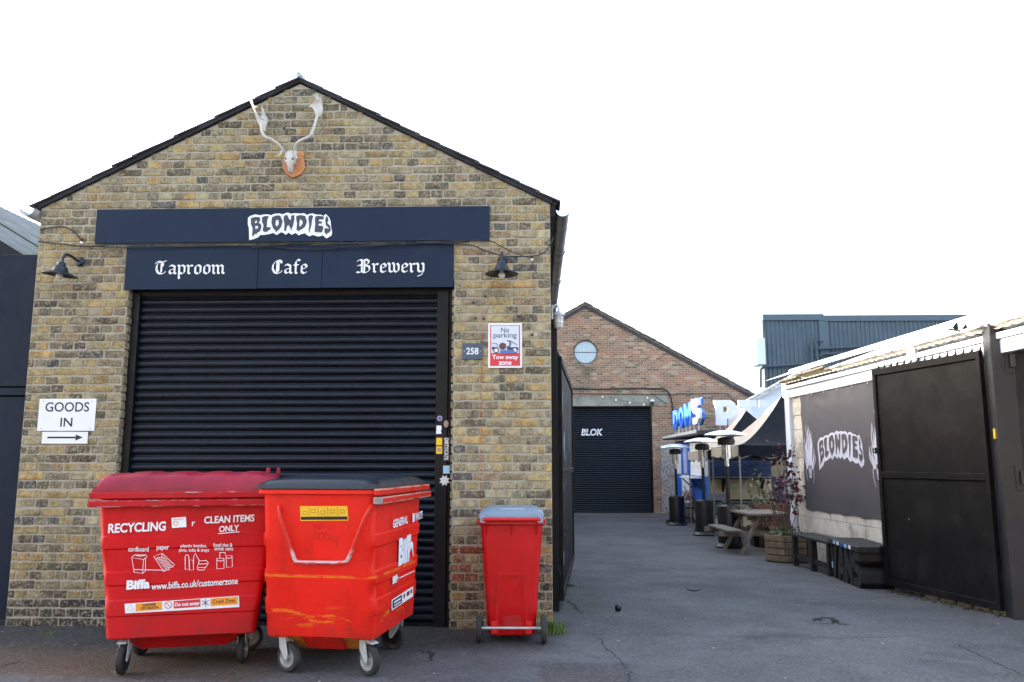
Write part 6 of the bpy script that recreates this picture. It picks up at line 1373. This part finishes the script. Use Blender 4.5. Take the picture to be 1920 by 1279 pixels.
# ------------------------------------------------------------------ benches by the wall
vb = thing('letter_bench', 'black bench built from four solid capital letters under a slab top', 'bench', RWP + Vector((-.62, .62, gz(3.2)-.0)), math.atan2((G(1560,1083)-G(1612,1105)).y, (G(1560,1083)-G(1612,1105)).x))
VL = {'V': [[(0,1),(.30,1),(.5,.42),(.70,1),(1,1),(.64,0),(.36,0)]], 'A': [[(0,0),(.28,0),(.34,.2),(.66,.2),(.72,0),(1,0),(.66,1),(.34,1)], [(.41,.40),(.59,.40),(.5,.72)]], 'N': [[(0,0),(.28,0),(.28,.52),(.72,0),(1,0),(1,1),(.72,1),(.72,.48),(.28,1),(0,1)]], 'S': [[(.05,0),(.75,0),(1,.18),(1,.45),(.8,.58),(.36,.64),(.36,.76),(.95,.76),(.95,1),(.25,1),(0,.84),(0,.58),(.2,.44),(.64,.38),(.64,.25),(.05,.25)]]}
Lb = 1.22
for i, ch in enumerate('VANS'):
    x1 = Lb - i*Lb/4; x0 = x1 - Lb/4 + .012; q = MB(); q.prism(VL[ch], lambda u, v_, d: (x1 + (x0-x1)*u, .05 - d, .0 + .43*v_), .40); q.build('letter', m_darkwood, vb, bevel=.006)
q = MB(); q.lohi((-.02, -.37, .432), (Lb+.02, .07, .50)); q.build('slab_top', m_darkwood, vb, bevel=.006)
for k, mt in enumerate((m_stblue, m_whitep, m_kblue, m_stblue, m_white)):
    q = MB(); x = .9 - k*.16; q.lohi((x, .071, .445), (x+.09+.02*(k % 2), .073, .488)); q.build('bench_sticker', mt, vb)
q = MB(); q.lohi((Lb-.10, .051, .12), (Lb-.05, .053, .20)); q.build('bench_sticker', m_stblue, vb)
be = thing('plank_bench', 'plain black timber bench between the hexagonal planter and the letter bench', 'bench', RWP + RWD*2.55 + Vector((-.10, 0, gz(4.6))), ANG)
for k in range(3): q = MB(); q.lohi((-.72, .04 + k*.125, .43), (.72, .04 + k*.125 + .118, .47)); q.build('seat_plank', m_darkwood, be, bevel=.004)
for x in (-.62, -.05, .62):
    for y in (.08, .36): q = MB(); q.lohi((x-.035, y-.035, 0), (x+.035, y+.035, .43)); q.build('leg', m_darkwood, be, bevel=.003)
q = MB(); q.lohi((-.60, .34, .10), (.60, .37, .17)); q.build('stretcher', m_darkwood, be)
# ------------------------------------------------------------------ beyond: corrugated warehouse, white gable, chimney
nw = thing('corrugated_warehouse', 'tall blue grey ribbed metal warehouse rising beyond the yard', 'building', (9.92, 28, 0))
def ribs(x0, x1, z0, z1, y, pitch=.19):
    q = MB(); v = []; f = []; x = x0; pr_ = []
    while x < x1:
        for dx, dy in ((0, 0), (.10, 0), (.125, -.045), (.165, -.045)): pr_.append((x+dx, y+dy))
        x += pitch
    for a, b2_ in pr_: v += [(a, b2_, z0), (a, b2_, z1)]
    f = [(2*i, 2*i+2, 2*i+3, 2*i+1) for i in range(len(pr_)-1)]; q.add(v, f); return q.build('cladding', m_cladding, nw)
ribs(0.02, 2.4, -1, 7.55, 0); ribs(2.75, 11.5, -1, 7.50, 0)
q = MB(); q.lohi((2.38, -.07, -1), (2.77, -.02, 7.56)); q.build('joint_flashing', m_cladding, nw)
q = MB(); q.lohi((-.03, -.10, 7.55), (2.6, .4, 7.82)); q.lohi((2.6, -.09, 7.50), (11.5, .4, 7.76)); q.build('parapet_cap', m_cladding, nw)
q = MB(); q.lohi((-.06, -.08, -1), (.015, .0, 7.55)); q.build('corner_trim', m_cladding, nw)
q = MB(); q.lohi((0, .05, -1), (11.5, 14, 7.5)); q.build('side_wall', m_cladding, nw)
m_pipe = simple('dark_pipe', (.05, .07, .09, 1), .5)
def wp(px, py): p = PY(px, py, 27.75); return (p.x-9.92, -.25, p.z)
for pts, r_ in (([(1426, 726), (1426, 693), (1432, 688), (1530, 681), (1534, 678)], .06), ([(1534, 678), (1528, 640), (1543, 640)], .06), ([(1523, 680), (1521, 642)], .05), ([(1533, 654), (1560, 653), (1700, 646), (1760, 643)], .06), ([(1536, 668), (1545, 664), (1640, 660), (1700, 657)], .06), ([(1531, 672), (1530, 645)], .04)):
    q = MB(); q.tube([wp(*p) for p in pts], r_, 8); q.build('pipe', m_pipe, nw)
q = MB(); a = PY(1418, 634, 27.6); c = PY(1429, 683, 27.6); q.lohi((a.x-9.92, -.4, c.z), (-.07, .6, a.z)); q.build('white_duct', m_upvc, nw)
sg = thing('white_gable_shed', 'white rendered gable with an old tiled verge behind the kiosk', 'shed', (0, 19, 0))
A_, B_, C_ = PY(1398, 753, 19), PY(1512, 690, 19), PY(1530, 702, 19)
q = MB(); q.prism([[(A_.x, -1), (11, -1), (11, C_.z-1.2), (B_.x, B_.z-.12), (A_.x, A_.z-.12)]], lambda u, v_, d: (u, d, v_), 2.5); q.build('gable_wall', m_upvc, sg)
q = MB(); q.beam((A_.x-.2, -.05, A_.z-.15), (B_.x, -.05, B_.z-.06), .35, .10); q.build('verge', m_mossedge, sg)
for k in range(12):
    t_ = (k+.5)/12; q = MB(); q.box((0, 0, 0), (.24, .42, .05)); o = q.build('verge_tile', m_mossedge, sg, bevel=.01); o.location = (A_.x-.2 + (B_.x-A_.x+.2)*t_, -.05, A_.z - .08 + (B_.z-A_.z+.09)*t_ + rnd.uniform(-.012, .012)); o.rotation_euler = (0, -math.atan2(B_.z-A_.z, B_.x-A_.x) + .06, 0)
q = MB(); q.beam((B_.x, -.04, B_.z-.06), (11, -.04, C_.z-1.1), .33, .08); q.build('verge', m_mossedge, sg)
chm = thing('chimney', 'small red brick chimney stack peeping over the rear roof slope', 'chimney', (PY(1393, 735, 34).x, 34, 0))
q = MB(); zt = PY(1393, 733, 34).z; q.lohi((-.22, -.22, -1), (.22, .22, zt-.08)); q.build('stack', m_rear, chm)
q = MB(); q.lohi((-.30, -.30, zt-.08), (.30, .30, zt+.02)); q.build('cap', m_slate, chm, bevel=.01)
# ------------------------------------------------------------------ small things on the ground
p = G(1159, 1146); q = MB(); q.lathe([(0, 0), (.022, .003), (.033, .02), (.034, .034), (.026, .054), (0, .062)], (p.x, p.y, ground_z(p.x, p.y)), 16); bt = q.build('rubber_ball', m_heater, None, smooth=60); tag(bt, 'small shiny black rubber ball lying on the open asphalt', 'ball')
P = [G(*a) for a in ((1288, 1104), (1294, 1108), (1302, 1109), (1309, 1108), (1314, 1105))]; q = MB(); q.tube(spline([(a.x, a.y, a.z+.008) for a in P], 4), .006, 6); tag(q.build('wire_offcut', m_cable, None, smooth=60), 'curved black wire offcut lying on the asphalt', 'wire')
def tuft(label, px, py, n, h, sprd, mat, seed):
    p = G(px, py); t = thing('grass_tuft', label, 'grass', (p.x, p.y, ground_z(p.x, p.y)-.005)); rr = random.Random(seed); q = MB()
    for _ in range(n):
        a = rr.uniform(0, 6.28); r_ = abs(rr.gauss(0, sprd)); x, y = r_*math.cos(a), r_*math.sin(a)*.7; hh = h*rr.uniform(.4, 1.1); dx, dy = rr.gauss(0, .4)*hh, rr.gauss(0, .4)*hh; w = .0035; b2_ = rr.uniform(0, 3.14); cx_, cy_ = w*math.cos(b2_), w*math.sin(b2_)
        q.add([(x-cx_, y-cy_, 0), (x+cx_, y+cy_, 0), (x+dx*.4+cx_*.8, y+dy*.4+cy_*.8, hh*.6), (x+dx*.4-cx_*.8, y+dy*.4-cy_*.8, hh*.6), (x+dx, y+dy, hh*.95)], [(0, 1, 2, 3), (3, 2, 4)])
    stuff(q.build('blades', mat, t))
tuft('bright green grass tuft growing at the right corner of the brick unit', 1038, 1188, 260, .13, .06, m_grass, 1)
tuft('small green weed at the foot of the left brick pier', 97, 1190, 40, .04, .04, m_grass, 2)
tuft('sparse dark weeds at the foot of the left gate leaf', 1066, 1100, 90, .05, .10, simple('dark_weed', (.05, .08, .025, 1), .7), 3)
# ------------------------------------------------------------------ unseen terrace added behind the viewpoint for warm bounce and dark reflections
tr = thing('added_terrace', 'unseen two storey brick terrace added across the street for bounce light and dark reflections', 'building', (0, -21, 0))
m_terr = simple('added_terrace_brick', S(168, 158, 140), .9, var=.2, vs=3, bump=.3)
q = MB(); q.lohi((-26, -8, -.1), (24, 0, 7.2)); q.build('wall', m_terr, tr)
q = MB(); q.add([(-26.3, .3, 7.2), (24.3, .3, 7.2), (24.3, -4, 9.8), (-26.3, -4, 9.8), (-26.3, -8.3, 7.2), (24.3, -8.3, 7.2)], [(0, 1, 2, 3), (3, 2, 5, 4), (0, 3, 4), (1, 5, 2), (0, 4, 5, 1)]); q.build('roof', m_slate, tr)
for k in range(10):
    x = -23.5 + k*5
    for z in (1.0, 4.3):
        q = MB(); q.lohi((x-.6, .003, z), (x+.6, .06, z+1.7)); w_ = q.build('window', m_white, tr)
        for s in (-1, 1): q = MB(); q.lohi((x+s*.29-.25, .062, z+.08), (x+s*.29+.25, .07, z+1.62)); q.build('pane', m_inkb, w_)
        q = MB(); q.lohi((x-.7, .003, z-.12), (x+.7, .16, z-.02)); q.build('sill', m_concrete, w_)
    q = MB(); q.lohi((x+1.6, .003, 0), (x+2.5, .06, 2.1)); q.build('door', m_board if k % 2 else m_signred, tr)
